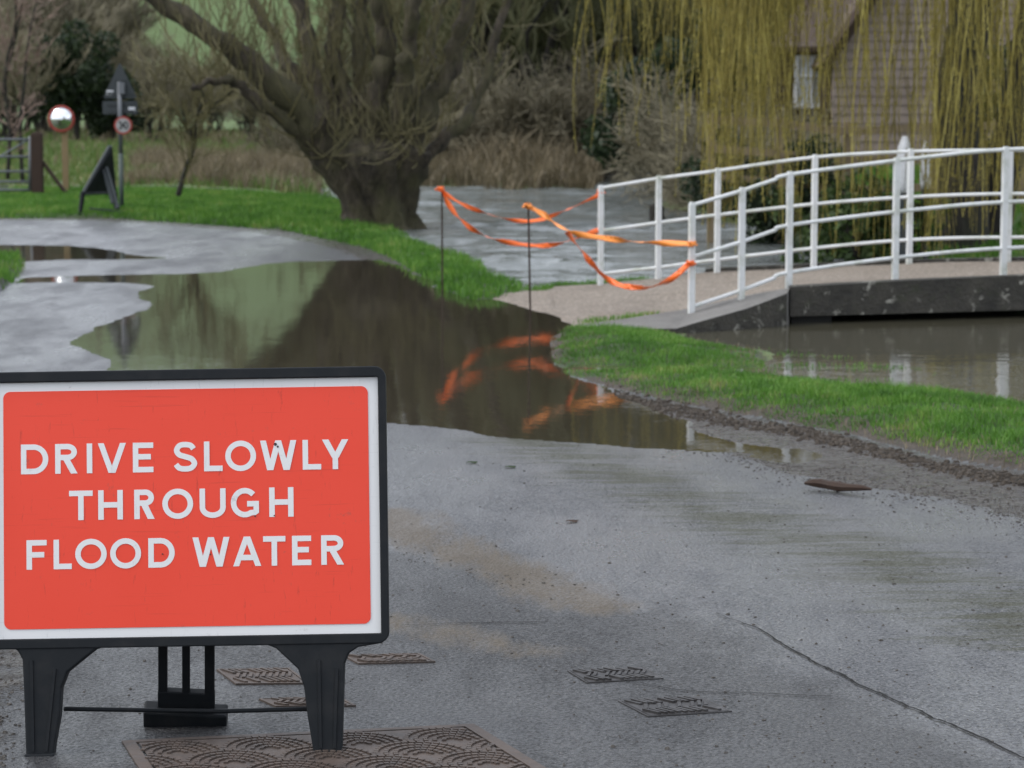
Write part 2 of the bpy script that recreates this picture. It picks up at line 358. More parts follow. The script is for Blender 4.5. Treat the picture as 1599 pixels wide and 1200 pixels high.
road = np.vstack([poly([(-900,345),(0,345),(167,345),(285,352),(438,363),(525,379),(575,392),(613,405),(665,436),(700,462),(740,471),(775,467),(856,490),(900,515),(862,526),(856,553),(875,583),(913,594),(961,609),(1000,618),(1150,650),(1319,680),(1412,706),(1506,729),(1599,744),(1900,852),(2600,1100)]),
  np.array([[6, 4], [6, -14], [-9, -14], [-9, 12]]), poly([(-900,560),(-400,500),(0,460),(12,448),(30,430),(32,413),(0,411),(-900,412)])])
mud_pl = poly([(940,604),(1000,616),(1150,648),(1319,678),(1412,704),(1506,727),(1599,742),(1900,852),(1900,930),(1599,830),(1487,796),(1375,776),(1225,748),(1160,722),(1100,700),(1000,650)])
mud_far = poly([(-300,346),(167,347),(285,354),(438,366),(525,382),(575,395),(613,408),(660,434)])
old_pl = np.vstack([poly([(560,790),(700,850),(800,890),(900,930),(1150,985),(1350,1075),(1599,1190)]), np.array([[2, 4], [-6, 4], [-6, 9]]), poly([(300, 790)])])
silt_l = poly([(600,815),(700,868),(800,905),(920,962)]); silt_2 = poly([(620,985),(700,1010),(820,1035)])
algae_l = poly([(820,690),(1000,762),(1150,812),(1300,865),(1450,925),(1620,1010)])
path_pl = poly([(770,466),(856,490),(900,515),(1060,517),(1085,500),(1000,443),(938,446),(830,454)])
KS = H / 1.7
BW = 1.80 * KS
A0 = P(1080, 500, .03)[:2]; KD = np.array([.965, .261])          # near railing line
B0 = np.array([1.55, 23.23]); KE = np.array([.976, -.219])        # far railing line, splayed at the road end
def kn(X, Y):
    sN = (Y - A0[1]) * KD[0] - (X - A0[0]) * KD[1]; sF = (B0[1] - Y) * KE[0] + (X - B0[0]) * KE[1]
    den = np.where(np.abs(sN + sF) < .5, .5, sN + sF); t = sN / den; tc = np.clip(t, -1, 2)
    k = (X - (A0[0] * (1 - tc) + B0[0] * tc)) / (KD[0] * (1 - tc) + KE[0] * tc); return k, t * BW
def kxy(k, n): t = n / BW; return (A0 + KD * k) * (1 - t) + (B0 + KE * k) * t
def zs(z): return H - (1.7 - z) * KS
NPX, NBY = [1080,1158,1232,1398,1567], [500,482,451,442,435]
FPX, FBY = [938,1028,1120,1271,1420,1574], [445,434,425,418,412,408]
def line_k(px, n):
    u = (px - 799.5) / F; lo, hi = -6, 14
    for _ in range(60):
        k = (lo + hi) / 2; x, y = kxy(k, n)
        if x / (y * math.cos(PH) + 1.3 * math.sin(PH)) < u: lo = k
        else: hi = k
    return k
nks = [line_k(p, 0) for p in NPX]; nzs = [PY(p, b, kxy(k, 0)[1])[2] for p, b, k in zip(NPX, NBY, nks)]
fks = [line_k(p, BW) for p in FPX]; fzs = [PY(p, b, kxy(k, BW)[1])[2] for p, b, k in zip(FPX, FBY, fks)]
near_prof = ([-9, -.8] + nks + [nks[-1] + 1, nks[-1] + 2.2, nks[-1] + 3.6, nks[-1] + 5, 12], [.0, .012] + nzs + [nzs[-1] + .01, nzs[-1] - .01, nzs[-1] - .10, .14, .10])
far_prof = ([-9, fks[0] - .7] + fks + [fks[-1] + 1, fks[-1] + 2.2, fks[-1] + 3.6, fks[-1] + 5, 12], [.0, .02] + fzs + [fzs[-1] + .01, fzs[-1] - .01, fzs[-1] - .10, .14, .10])
def deck_z(k, n):
    a = np.interp(k, near_prof[0], near_prof[1]); b = np.interp(k, far_prof[0], far_prof[1]); t = np.clip(n / BW, 0, 1)
    z = a * (1 - t) + b * t
    return z

def ground(X, Y):
    """height of the terrain and all region distances"""
    sp = np.minimum(np.minimum(sdist(X, Y, puddle), sdist(X, Y, puddle2)), sdist(X, Y, puddle3)) + fbm(X, Y, 1.5, 3) * .16 + fbm(X, Y, 7, 9) * .03
    sr = sdist(X, Y, river) + fbm(X, Y, 1.8, 5) * .12
    sw = np.minimum(sp, sr); rd = sdist(X, Y, road); vn = sdist(X, Y, verge_near); vf = sdist(X, Y, verge_far); vl = sdist(X, Y, verge_left)
    sw0 = np.maximum(sw, 0)
    z = .034 * (1 - np.exp(-sw0 / .9))
    edge = sst(-vn + fbm(X, Y, 3, 21) * .12, -.02, .16)
    z += edge * (.040 + .05 * fbm(X, Y, 2.5, 4)) * sst(sr, -.05, .9)
    z += sst(np.minimum(-vf, 1e9) + fbm(X, Y, 2, 8) * .2, 0, .5) * .05 * sst(sw, 0, .5)
    off = (rd > 0) & (vn > 0) & (vf > 0)
    z = np.where(off, z + .10 * sst(sw, 0, 1.2), z)
    right = sst(X, 1.5, 4) * sst(Y, 23, 30) * sst(sr, 0, 4); z += right * .45
    z += np.where(rd < 0, 0, fbm(X, Y, .8, 12) * .05 * sst(sw, .1, 1))
    hill = np.maximum(Y - 120 - .2 * X + 8 * fbm(X, Y, .02, 3), 0); z += np.where(hill > 0, np.minimum(hill, 150 + .04 * hill) * .185 * sst(hill, 0, 60), 0)
    z = np.where(sw < 0, -.22 * (1 - np.exp(sw / .5)), z)
    pth = sdist(X, Y, path_pl); k, n = kn(X, Y)
    inb = (k > -1.4) & (k < 12) & (n > -.3) & (n < BW + .12)
    z = np.where(inb & (pth > -.0), np.minimum(z, -.03), z)
    z = np.where((pth < 0), np.minimum(z, -.01), z)
    return z, sp, sr, rd, vn, vf, vl

# fan of rows and columns, fine where it is seen, reaching far out on every side
us = np.concatenate([-np.geomspace(4, .262, 26), np.arange(-.26, .3401, .0016), np.geomspace(.343, 4, 26)])
ys = np.concatenate([np.linspace(-14, 5, 30)[:-1], 5 * np.exp(np.arange(0, math.log(75 / 5), .0036)), 75 * np.exp(np.arange(.01, math.log(900 / 75), .022))])
GU, GY = np.meshgrid(us, ys); GX = GU * np.maximum(GY, 5)
NR, NC = GX.shape
GZ, SP, SR, RD, VN, VF, VL = ground(GX, GY)
near0 = sst(11 - GY, 0, 3) * (GX + .4) * .010 * sst(3 - np.abs(GX), 0, 1)
GZ = GZ + np.where(RD < 0, near0, 0)
def surf(X, Y):
    X = np.asarray(X, float); Y = np.asarray(Y, float)
    z = ground(X, Y); s = np.where(z[3] < 0, sst(11 - Y, 0, 3) * (X + .4) * .010 * sst(3 - np.abs(X), 0, 1), 0)
    return z[0] + s
GV = np.stack([GX, GY, GZ], -1).reshape(-1, 3)
idx = np.arange(NR * NC).reshape(NR, NC)
QUADS = np.stack([idx[:-1, :-1], idx[:-1, 1:], idx[1:, 1:], idx[1:, :-1]], -1).reshape(-1, 4)
def cell(a): return (.25 * (a[:-1, :-1] + a[1:, :-1] + a[:-1, 1:] + a[1:, 1:])).ravel()
cRD, cVN, cVF, cVL, cSP, cSR = map(cell, (RD, VN, VF, VL, SP, SR)); cY = cell(GY); cX = cell(GX)
mudv = sst(-sdist(GX, GY, mud_pl), -.12, .22)
mudv = np.maximum(mudv, .75 * sst(.45 - sdist(GX, GY, mud_far, False), -.2, .35))
mudv = np.maximum(mudv, .62 * sst(-1.30 - GX + .1 * fbm(GX, GY, 4, 2), -.1, .3) * sst(9.0 - GY, 0, 1))
oldv = sst(-sdist(GX, GY, old_pl) + .35 * fbm(GX, GY, 1.6, 61), -.30, .55)
siltv = np.maximum(sst(.42 - sdist(GX, GY, silt_l, False), 0, .42), .8 * sst(.32 - sdist(GX, GY, silt_2, False), 0, .3)); siltv = np.maximum(siltv, .25 * oldv)
algv = sst(1.1 - sdist(GX, GY, algae_l, False), 0, 1.1)
def sub(name, sel, mat, attrs=None, Z=None, smooth=True):
    q = QUADS[sel]; u, inv = np.unique(q, return_inverse=True); V = GV[u].copy()
    if Z is not None: V[:, 2] = Z
    o = mk(name, V, inv.reshape(q.shape), mat, None, smooth)
    for k, a in (attrs or {}).items(): fattr(o, k, a.ravel()[u])
    return tag(o, kind='structure')
is_wet = np.minimum(cSR, cSP) < -.25
isroad = (cRD < 0); isfarhill = cY > 118
isrv = (cSR < -.05) & ~isroad
lush = ((cVF < 0) | (cVN < 0) | (cVL < 0)) & ~isroad & ~isrv
ring = isroad
sub('road', isroad, M['asphalt'], dict(mud=mudv, old=oldv, silt=siltv, algae=algv))
sub('river_bed', isrv & ~isfarhill, M['bed'])
turf = lush & (cVN < .0) & (cVN > -.22) & (cSR > .5)
sub('mud_bank', turf, M['mudbank'])
sub('verge', lush & ~turf, M['verge'])
sub('field', ~isroad & ~isrv & ~lush & ~isfarhill, M['field'])
sub('hill', isfarhill, M['hill'])
pud = (cSP < .35) & (cSP < cSR) & (cY > 9) & (cY < 40)
sub('flood_puddle', pud, M['puddle'], Z=0.0)
GK, GN = kn(GX, GY); cKN = cell(GN)
RW = (.25 + 1.5 * sst(fbm(GX * .5, GY * .35, .9, 131, 3), -.22, .30)) * (.075 * fbm(GX * .30, GY * .75, 2.2, 101, 3) + .022 * fbm(GX * .5, GY, 6, 111, 2)) * sst(GN, BW * .4, BW * .4 + 2.0)
wat = (cSR < .35) & ~pud & (cY < 110); pool = wat & (cKN < BW * .35) & (cX > .3); riv = wat & ~pool
sub('flood_pool', pool, M['pool'], Z=0.0)
ro = sub('river', riv, M['river'], Z=0.0)
uq = np.unique(QUADS[riv]); vv = GV[uq].copy(); vv[:, 2] = RW.ravel()[uq]; ro.data.vertices.foreach_set('co', vv.astype(np.float32).ravel()); ro.data.update()

# ------------------------------------------------------------ path and footbridge
nk, nn = 150, 14
ks = np.linspace(-1.25, 12, nk); ns = np.linspace(-.02, BW + .03, nn)
V = []
ap_pl = poly([(752,461),(770,468),(856,491),(900,517),(1000,517),(1062,517),(1085,500),(1085,470),(1010,440),(930,444),(830,453)])
for k in ks:
    for n in ns:
        x, y = kxy(k, n); z = float(deck_z(k, n)) + .012 * float(vnoise(x, y, 3, 4))
        w = 1 - float(sst(k, -.3, .2)); d = float(sdist(x, y, ap_pl)) + .05 * float(fbm(x, y, 4, 6)) if w > 0 else -9
        if w > 0 and n < BW * .6: zz = max(z, .03) * (1 - math.exp(d / .3)) if d < 0 else -.3 * min(1, d / .3); z = z * (1 - w) + w * min(z, zz)
        V.append((x, y, z))
Fq = [(i * nn + j, i * nn + j + 1, (i + 1) * nn + j + 1, (i + 1) * nn + j) for i in range(nk - 1) for j in range(nn - 1)]
keep = []
for f in Fq:
    cx = np.mean([V[i] for i in f], axis=0)
    kk, n_ = kn(cx[0], cx[1])
    keep.append(f)
path = MB(); path.add(V, [tuple(reversed(f)) for f in keep])
# embankment side towards the river, and flat apron down to the flooded road
for i in range(nk - 1):
    a = V[i * nn + nn - 1]; b = V[(i + 1) * nn + nn - 1]
    if ks[i] < 1.2:
        path.add([a, b, (b[0] + .12, b[1] + .12, -.25), (a[0] + .12, a[1] + .12, -.25)], [(0, 1, 2, 3)])
o = path.build('path', M['gravel'], smooth=True); tag(o, kind='structure')
# apron: gravel area between the deck edge (n<0, k<0) and the puddle
ap_pl = poly([(752,461),(770,468),(856,491),(900,517),(1000,517),(1062,517),(1085,500),(1085,470),(1010,440),(930,444),(830,453)])
gx_ = np.arange(-.9, 2.0, .05); gy_ = np.arange(16.6, 25.2, .06); GXa, GYa = np.meshgrid(gx_, gy_); Da = sdist(GXa, GYa, ap_pl) + .05 * fbm(GXa, GYa, 4, 6); kk_, nn_ = kn(GXa, GYa)
Za = np.where(Da < 0, .05 * (1 - np.exp(Da / .35)), -.22 * np.minimum(Da, 1)) + .006 * fbm(GXa, GYa, 3, 8)
Za = np.where((kk_ > -1.15) & (nn_ > .05) & (nn_ < BW), np.minimum(Za, deck_z(kk_, nn_) - .03), Za)
na = len(gx_); ida = np.arange(Za.size).reshape(Za.shape); qa = np.stack([ida[:-1, :-1], ida[:-1, 1:], ida[1:, 1:], ida[1:, :-1]], -1).reshape(-1, 4); qa = qa[(np.minimum.reduce([Da.ravel()[qa[:, c]] for c in range(4)])) < .25]
o = mk('path_apron', np.stack([GXa, GYa, Za], -1).reshape(-1, 3), qa, M['gravel'], smooth=True); tag(o, kind='structure')

br = empty('footbridge', (*kxy(0, 0), 0.0)); bl = np.array(br.location)
tag(br, 'low arched footbridge with white metal railings over the flooded river', 'footbridge')
def bp(k, n, z): x, y = kxy(k, n); return Vector((x - bl[0], y - bl[1], z))
def beam(n0, n1, k0, k1, top, bot, m=60):
    mb = MB(); kk = np.linspace(k0, k1, m)
    for i, k in enumerate(kk):
        zt = float(deck_z(k, 0 if n0 < 1 else BW)); t_ = zt + top; b_ = bot(k, zt)
        mb.V += [tuple(bp(k, n0, b_)), tuple(bp(k, n1, b_)), tuple(bp(k, n1, t_)), tuple(bp(k, n0, t_))]
    for i in range(m - 1):
        for j in range(4):
            a = i * 4 + j; c = i * 4 + (j + 1) % 4; mb.F.append((a, c, c + 4, a + 4))
    mb.F += [(3, 2, 1, 0), tuple((m - 1) * 4 + j for j in range(4))]
    return mb
KB = nks[2]
beam(-.17, -.021, KB, nks[-1] + 4.5, .03, lambda k, z: min(.06, z - .10)).build('edge_beam', M['lichen'], br, bevel=.012)
beam(BW + .031, BW + .11, KB - .6, nks[-1] + 4.5, .03, lambda k, z: min(.06, z - .10)).build('edge_beam', M['lichen'], br, bevel=.012)
mb = MB()   # deck slab underside
kk = np.linspace(KB + .02, nks[-1] + 4.5, 50)
for k in kk:
    mb.V += [tuple(bp(k, n, z)) for n, z in ((-.020, .12), (BW + .03, .12), (BW + .03, float(deck_z(k, BW)) - .03), (-.020, float(deck_z(k, 0)) - .03))]
for i in range(49):
    for j in range(4): a = i * 4 + j; c = i * 4 + (j + 1) % 4; mb.F.append((a, c, c + 4, a + 4))
mb.F += [(3, 2, 1, 0), tuple(49 * 4 + j for j in range(4))]
mb.build('deck_slab', M['lichen'], br)
mb = MB(); aq = [bp(KB + .02, -.10, 0), bp(KB + .36, -.10, 0), bp(KB + .36, BW, 0), bp(KB + .02, BW, 0)]
mb.add([(v.x, v.y, -.3) for v in aq] + [(v.x, v.y, .118) for v in aq], [(3, 2, 1, 0), (4, 5, 6, 7), (0, 1, 5, 4), (1, 2, 6, 5), (2, 3, 7, 6), (3, 0, 4, 7)]); mb.build('abutment', simple('abutment_shade_black', (.010, .010, .008), .6, .3), br)  # near-black colour paints the shade of the gap under the deck onto the abutment
# concrete ramp wing: sloping margin beside the gravel with a low wall face to the water
wo = [P(900,516,.0), P(975,517,.01), P(1056,516,.03), PY(1100,503,19.35), PY(1165,485,19.6), PY(1229,461,19.86)]
wi = [P(905,509,.02), P(960,503,.045), P(1010,495,.07), P(1080,484,.085), P(1160,465,.185), PY(1233,452,20.12)]
mb = MB(); b0 = Vector(bl)
for a, b in zip(wo, wi):
    a, b = Vector(a) - b0, Vector(b) - b0
    mb.V += [(a.x, a.y, -.25), tuple(a + Vector((0, 0, .012))), tuple(b + Vector((0, 0, .012))), (b.x, b.y, -.25)]
for i in range(5):
    for j in (1, 2): a = i * 4 + j; mb.F.append((a, a + 1, a + 5, a + 4))
mb.F += [(20, 21, 22, 23)]
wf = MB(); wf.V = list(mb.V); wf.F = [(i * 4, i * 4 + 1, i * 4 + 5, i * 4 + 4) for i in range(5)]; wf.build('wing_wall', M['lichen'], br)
mb.build('ramp_wing', M['conc'], br, bevel=0)
# railings
def railing(pxs, base, tops, mids, lows, n, extra):
    pts = [line_k(px, n) for px in pxs]
    def Yof(k): return kxy(k, n)[1]
    zb = [PY(p, b, Yof(k))[2] for p, b, k in zip(pxs, base, pts)]
    zt = [[PY(p, b, Yof(k))[2] for p, b, k in zip(pxs, L, pts)] for L in (tops, mids, lows)]
    for dk in extra:
        k = pts[-1] + dk; pts_k = k; 
        for L in zt: L.append(L[len(pts) - 1] - zb[len(pts) - 1] + float(deck_z(k, n)))
        zb.append(float(deck_z(k, n)))
        extra_k.append(k)
    ek = [k for k in extra_k]; extra_k.clear()
    allk = pts + ek
    mb = MB()
    for L in zt:
        kz = list(zip(allk, L)); kz2 = []
        for i_, (k, z) in enumerate(kz):
            kz2.append((k, z))
            if i_ < 2: kz2 += [(k + (kz[i_ + 1][0] - k) * f, z + (kz[i_ + 1][1] - z) * f) for f in (.33, .67)]
        c = catmull([tuple(bp(k, n, z)) for k, z in kz2], 6)
        mb.tube(c, .0160, 8)
    rl = mb.build('railing', M['white'], br, smooth=True)
    for k, b, t in zip(allk, zb, zt[0]):
        q = MB(); rot = Matrix.Rotation(math.atan2(KD[1], KD[0]), 3, 'Z'); c = bp(k, n, 0); b = min(b, float(deck_z(k, n)) + .02) - .05
        if n < .5 and k > nks[2] - .2: b = float(deck_z(k, 0)) - .02
        q.box((c.x, c.y, (b + t + .012) / 2), (.048, .048, t + .012 - b), rot)
        q.box((c.x, c.y, t + .018), (.040, .040, .013), rot)
        q.build('post', M['white'], rl, bevel=.005)
    return allk, zt
extra_k = []
NK, NT = railing([1080,1158,1232,1398,1567],[500,482,451,442,435],[321,298,273,251,234],[402,378,352,331,316],[480,454,426,403,388], 0.0, [1.1, 2.2, 3.3, 4.4])
FK, FT = railing([938,1028,1120,1271,1420,1574],[445,434,425,418,412,408],[294,279,267,246,237,235],[361,348,336,319,308,303],[428,418,406,388,375,371], BW - .03, [1.1, 2.2, 3.3, 4.4])

# ------------------------------------------------------------ stakes and tape
def stake(px, ytop, ybase, label, lean):
    b = P(px, ybase, -.02); Y = b[1]; t = PY(px - lean, ytop, Y)
    o = empty('stake', (b[0], b[1], 0)); 
    q = MB(); d = Vector((t[0] - b[0], 0, 0))
    n = 14; pts = [(d.x * i / n, .004 * math.sin(i * 1.3), -.25 + (t[2] + .25) * i / n) for i in range(n + 1)]
    q.tube(pts, .0085, 6)
    o2 = q.build('stake', M['rust'], None, smooth=True, loc=(b[0], b[1], 0)); bpy.data.objects.remove(o)
    tag(o2, label, 'stake', 'steel stakes holding up the tape'); return t
T1 = stake(691, 298, 463, 'thin rusty steel stake on the grass point, left of the pair holding the tape', 1)
T2 = stake(829, 318, 497, 'thin rusty steel stake in the flood water near the gravel path', 4)
def tape(pts, w, mat, label, knots=()):
    c = catmull(pts, 8); n = len(c); q = MB(); tw = random.random() * 3
    sid = []
    for i, p in enumerate(c):
        t = c[min(i + 1, n - 1)] - c[max(i - 1, 0)]; t = Vector(t).normalized()
        up = Vector((0, 0, 1)); up = (up - t * up.dot(t)).normalized(); sd = t.cross(up)
        a = .35 + 1.25 * math.sin(tw + i * 6.0 / n * 2.6) + random.gauss(0, .10) ; v = up * math.cos(a) + sd * math.sin(a)
        th = t.cross(v) * .0006
        for s1, s2 in ((-1, -1), (1, -1), (1, 1), (-1, 1)):
            q.V.append(tuple(Vector(p) + v * w * .5 * s1 + th * s2))
    for i in range(n - 1):
        for j in range(4): a = i * 4 + j; b = i * 4 + (j + 1) % 4; q.F.append((a, b, b + 4, a + 4))
    q.F += [(3, 2, 1, 0), tuple((n - 1) * 4 + j for j in range(4))]
    for kp in knots:
        for j in range(6):
            a = random.random() * 6.28; q.tube([Vector(kp) + Vector((math.cos(a) * .02, math.sin(a) * .02, -.02)), Vector(kp) + Vector((math.cos(a + 2) * .03, math.sin(a + 2) * .03, .015)), Vector(kp) + Vector((math.cos(a + 4) * .045, math.sin(a + 4) * .04, -.01))], .008, 5)
    o = q.build('barrier_tape', mat, None, smooth=True); tag(o, label, 'tape', 'orange tape tied between stakes and railings'); return o
yf, ynr, y1, y2 = kxy(FK[0], BW)[1], kxy(NK[0], 0)[1], T1[1], T2[1]
tape([PY(683,291,y1), PY(700,306,y1), PY(735,325,(y1*2+yf)/3), PY(790,342,(y1+yf)/2), PY(835,345,(y1+yf)/2+.1), PY(880,330,(y1+2*yf)/3), PY(938,304,yf-.05)], .040, M['orange'], 'upper orange tape sagging from the left stake to the top of the far railing', [PY(938,300,yf-.04), PY(687,295,y1)])
tape([PY(688,298,y1), PY(712,335,y1), PY(745,363,(y1*2+yf)/3), PY(790,378,(y1+yf)/2), PY(850,384,(y1+yf)/2+.1), PY(895,374,(y1+2*yf)/3), PY(938,358,yf-.05)], .048, M['orange'], 'lower orange tape sagging from the left stake to the middle of the far railing', [PY(938,360,yf-.04)])
tape([PY(819,319,y2), PY(850,336,y2), PY(890,362,(y2+ynr)/2), PY(950,373,(y2+ynr)/2), PY(1010,379,(y2+2*ynr)/3), PY(1080,381,ynr-.04)], .05, M['orange2'], 'pale orange tape pulled from the right stake to the near railing post', [PY(1080,381,ynr-.035), PY(824,322,y2)])
tape([PY(886,362,(y2+ynr)/2+.05), PY(905,388,y2+.1), PY(925,413,y2+.2), PY(945,433,y2+.3), PY(970,446,y2+.2), PY(1010,449,y2), PY(1045,438,ynr), PY(1078,410,ynr-.04)], .048, M['orange'], 'orange tape loop drooping low over the gravel path to the near railing post', [PY(1079,411,ynr-.04)])

# ------------------------------------------------------------ the big flood sign in the foreground
SZ = 1083.0; RL = R(.95); SC = (552.0, 437.0)
def L(zx, zy):
    dx, dy = (zx - SC[0]) / SZ, (zy - SC[1]) / SZ
    return (dx * math.cos(RL) - dy * math.sin(RL), -(dx * math.sin(RL) + dy * math.cos(RL)))
TL = R(10)
sc_px = (SC[0] * .5333, 560 + SC[1] * .5333)
Ysign = F * math.cos(PH) / (SZ * .5333) * 1.0
cpos = PY(sc_px[0], sc_px[1], Ysign * (1 / (math.cos(PH) + (sc_px[1] - 600) / F * -math.sin(PH))) * math.cos(PH) ** 0)
Ys = 6.825; cpos = PY(sc_px[0], sc_px[1], Ys)
Rm = Matrix.Rotation(-TL, 4, 'X') @ Matrix.Rotation(-RL, 4, 'Y')
foot_v = L(125, 1165)[1]
sign = empty('flood_sign'); 
sign.matrix_world = Matrix.Translation(Vector(cpos)) @ Rm
tag(sign, 'red and white road works sign warning of flood water on a black plastic frame', 'road sign')
def rrect(x0, x1, z0, z1, r, n=7):
    out = []
    for cx, cz, a0 in ((x1 - r, z0 + r, -90), (x1 - r, z1 - r, 0), (x0 + r, z1 - r, 90), (x0 + r, z0 + r, 180)):
        for i in range(n + 1): a = R(a0 + 90 * i / n); out.append((cx + r * math.cos(a), cz + r * math.sin(a)))
    return out
xr = 1111; xl = -22
wx0, wx1 = L(-24, 437)[0], L(1111, 437)[0]; wz0, wz1 = L(552, 812)[1], L(552, 63)[1]
rx0, rx1 = L(13, 437)[0], L(1080, 437)[0]; rz0, rz1 = L(552, 783)[1], L(552, 90)[1]
# frame: board behind the plate with a raised rim, and the two front legs as one moulding
fx0, fx1, fz0, fz1 = wx0 - .016, wx1 + .016, wz0 - .022, wz1 + .024
q = MB(); q.prism(rrect(fx0, fx1, fz0, fz1, .026), .012, .040); q.build('backing_board', M['plastic'], sign, bevel=.004)
def loopframe(name, o1, o2, y0, y1, mat):
    q = MB(); n = len(o1); q.V = [(x, y0, z) for x, z in o1] + [(x, y0, z) for x, z in o2] + [(x, y1, z) for x, z in o1] + [(x, y1, z) for x, z in o2]
    for i in range(n):
        j = (i + 1) % n
        q.F += [(i, j, n + j, n + i), (2 * n + i, 3 * n + i, 3 * n + j, 2 * n + j), (i, 2 * n + i, 2 * n + j, j), (n + i, n + j, 3 * n + j, 3 * n + i)]
    return q.build(name, mat, sign, bevel=.003)
loopframe('rim', rrect(fx0 - .004, fx1 + .004, fz0 - .004, fz1 + .004, .03), rrect(wx0 + .001, wx1 - .001, wz0 + .001, wz1 - .001, .004), -.014, .030, M['plastic'])
q = MB(); q.prism(rrect(wx0, wx1, wz0, wz1, .004), -.001, .011); q.build('white_plate', M['plate_white'], sign)
q = MB(); q.prism(rrect(rx0, rx1, rz0, rz1, .019, 9), -.0030, -.0012); q.build('red_panel', M['red'], sign)
# legs: outline of left leg in zoom pixels (flared shoulders, tapering foot)
def leg(pts_px, name='leg'):
    o = [L(x, y) for x, y in pts_px]; q = MB(); q.prism(list(reversed(o)), -.010, .034)
    lg = q.build(name, M['plastic'], sign, bevel=.006); return lg
zb = fz0
def legpts(side):
    if side < 0: # left
        return [(-45, 812), (-45, 832), (30, 838), (60, 852), (74, 878), (79, 960), (88, 1163), (166, 1163), (170, 1120), (184, 1040), (188, 960), (205, 915), (250, 878), (285, 850), (320, 838), (400, 836), (552, 835), (552, 824), (400, 822), (300, 818)]
    return [(1132, 806), (1118, 830), (1050, 842), (1022, 860), (1010, 890), (1003, 1153), (922, 1153), (915, 1110), (903, 1040), (893, 960), (875, 905), (835, 868), (810, 845), (780, 834), (700, 832), (553, 834), (553, 823), (700, 818), (800, 812)]
def cleanleg(side):
    p = legpts(side)
    if side < 0: p = [(-45, 826)] + p[2:]
    return p
for s in (-1, 1):
    q = MB()
    pp = cleanleg(s) if s < 0 else legpts(1)
    if s > 0: pp = [(1128, 822)] + pp[1:]
    o = [L(x, y) for x, y in pp]
    area = sum(o[i][0] * o[(i + 1) % len(o)][1] - o[(i + 1) % len(o)][0] * o[i][1] for i in range(len(o)))
    if area < 0: o = list(reversed(o))
    q.prism(o, -.011, .036); lg = q.build('leg', M['plastic'], sign, bevel=.005)
    # moulded stiffening ribs on the leg face and the foot pad
    cx = 127 if s < 0 else 962; fy = 1163 if s < 0 else 1153
    q = MB(); a = L(cx, fy - 6); q.box((a[0], .012, a[1] - .004), (.080, .062, .022)); q.build('foot', M['plastic'], lg, bevel=.004)
    q = MB(); 
    a0, a1 = L(cx - 26, 880), L(cx - 18 if s < 0 else cx - 20, fy - 20)
    b0_, b1 = L(cx + (42 if s < 0 else 26), 905), L(cx + 20, fy - 20)
    for u, v in ((a0, a1), (b0_, b1)):
        q.add([(u[0] - .004, -.0155, u[1]), (u[0] + .004, -.0155, u[1]), (v[0] + .004, -.0155, v[1]), (v[0] - .004, -.0155, v[1]), (u[0] - .005, -.010, u[1]), (u[0] + .005, -.010, u[1]), (v[0] + .005, -.010, v[1]), (v[0] - .005, -.010, v[1])], [(0, 3, 2, 1), (0, 1, 5, 4), (1, 2, 6, 5), (2, 3, 7, 6), (3, 0, 4, 7)])
    q.build('rib', M['plastic'], lg)
# rear stay (slotted), rear foot and crossbar: they lean back the other way
inv = sign.matrix_world.inverted()
def wl(px, py, Y): return inv @ Vector(PY(px, py, Y))
gz = float(surf([-.85], [7.3])[0])
YB = 7.03; YT = 6.89
def bar(p0, p1, w, d, q):
    p0, p1 = Vector(p0), Vector(p1); ax = (p1 - p0).normalized(); sx = Vector((1, 0, 0)); sx = (sx - ax * sx.dot(ax)).normalized(); sy = ax.cross(sx)
    vs = [p0 + sx * a * w / 2 + sy * b * d / 2 for a in (-1, 1) for b in (-1, 1)] + [p1 + sx * a * w / 2 + sy * b * d / 2 for a in (-1, 1) for b in (-1, 1)]
    q.add(vs, [(0, 1, 3, 2), (4, 6, 7, 5), (0, 4, 5, 1), (2, 3, 7, 6), (0, 2, 6, 4), (1, 5, 7, 3)])
def pz(zx, zy): return zx * .5333, 560 + zy * .5333
q = MB()
def yb(zy): return YT + (YB - YT) * (zy - 830) / 230
for x0, x1 in ((464, 490), (534, 556), (600, 628)):
    c = (x0 + x1) / 2; t = wl(*pz(c, 800), yb(800)); b = wl(*pz(c, 985), yb(985)); bar(t, b, (x1 - x0) / SZ * 1.04, .022, q)
t = wl(*pz(546, 972), yb(972)); b = wl(*pz(546, 1025), yb(1025)); bar(t, b, .158, .024, q)
q.build('rear_stay', M['plastic'], sign, bevel=.004)
q = MB(); t = wl(*pz(544, 1024), yb(1024)); b = wl(*pz(544, 1071), yb(1071)); bar(t, b, .232, .055, q); q.build('rear_foot', M['plastic'], sign, bevel=.006)
q = MB(); q.tube([wl(*pz(188, 1026), 6.80), wl(*pz(430, 1030), 6.93), wl(*pz(650, 1033), 6.93), wl(*pz(905, 1026), 6.80)], .0065, 6); q.build('cross_bar', M['plastic'], sign, smooth=True)
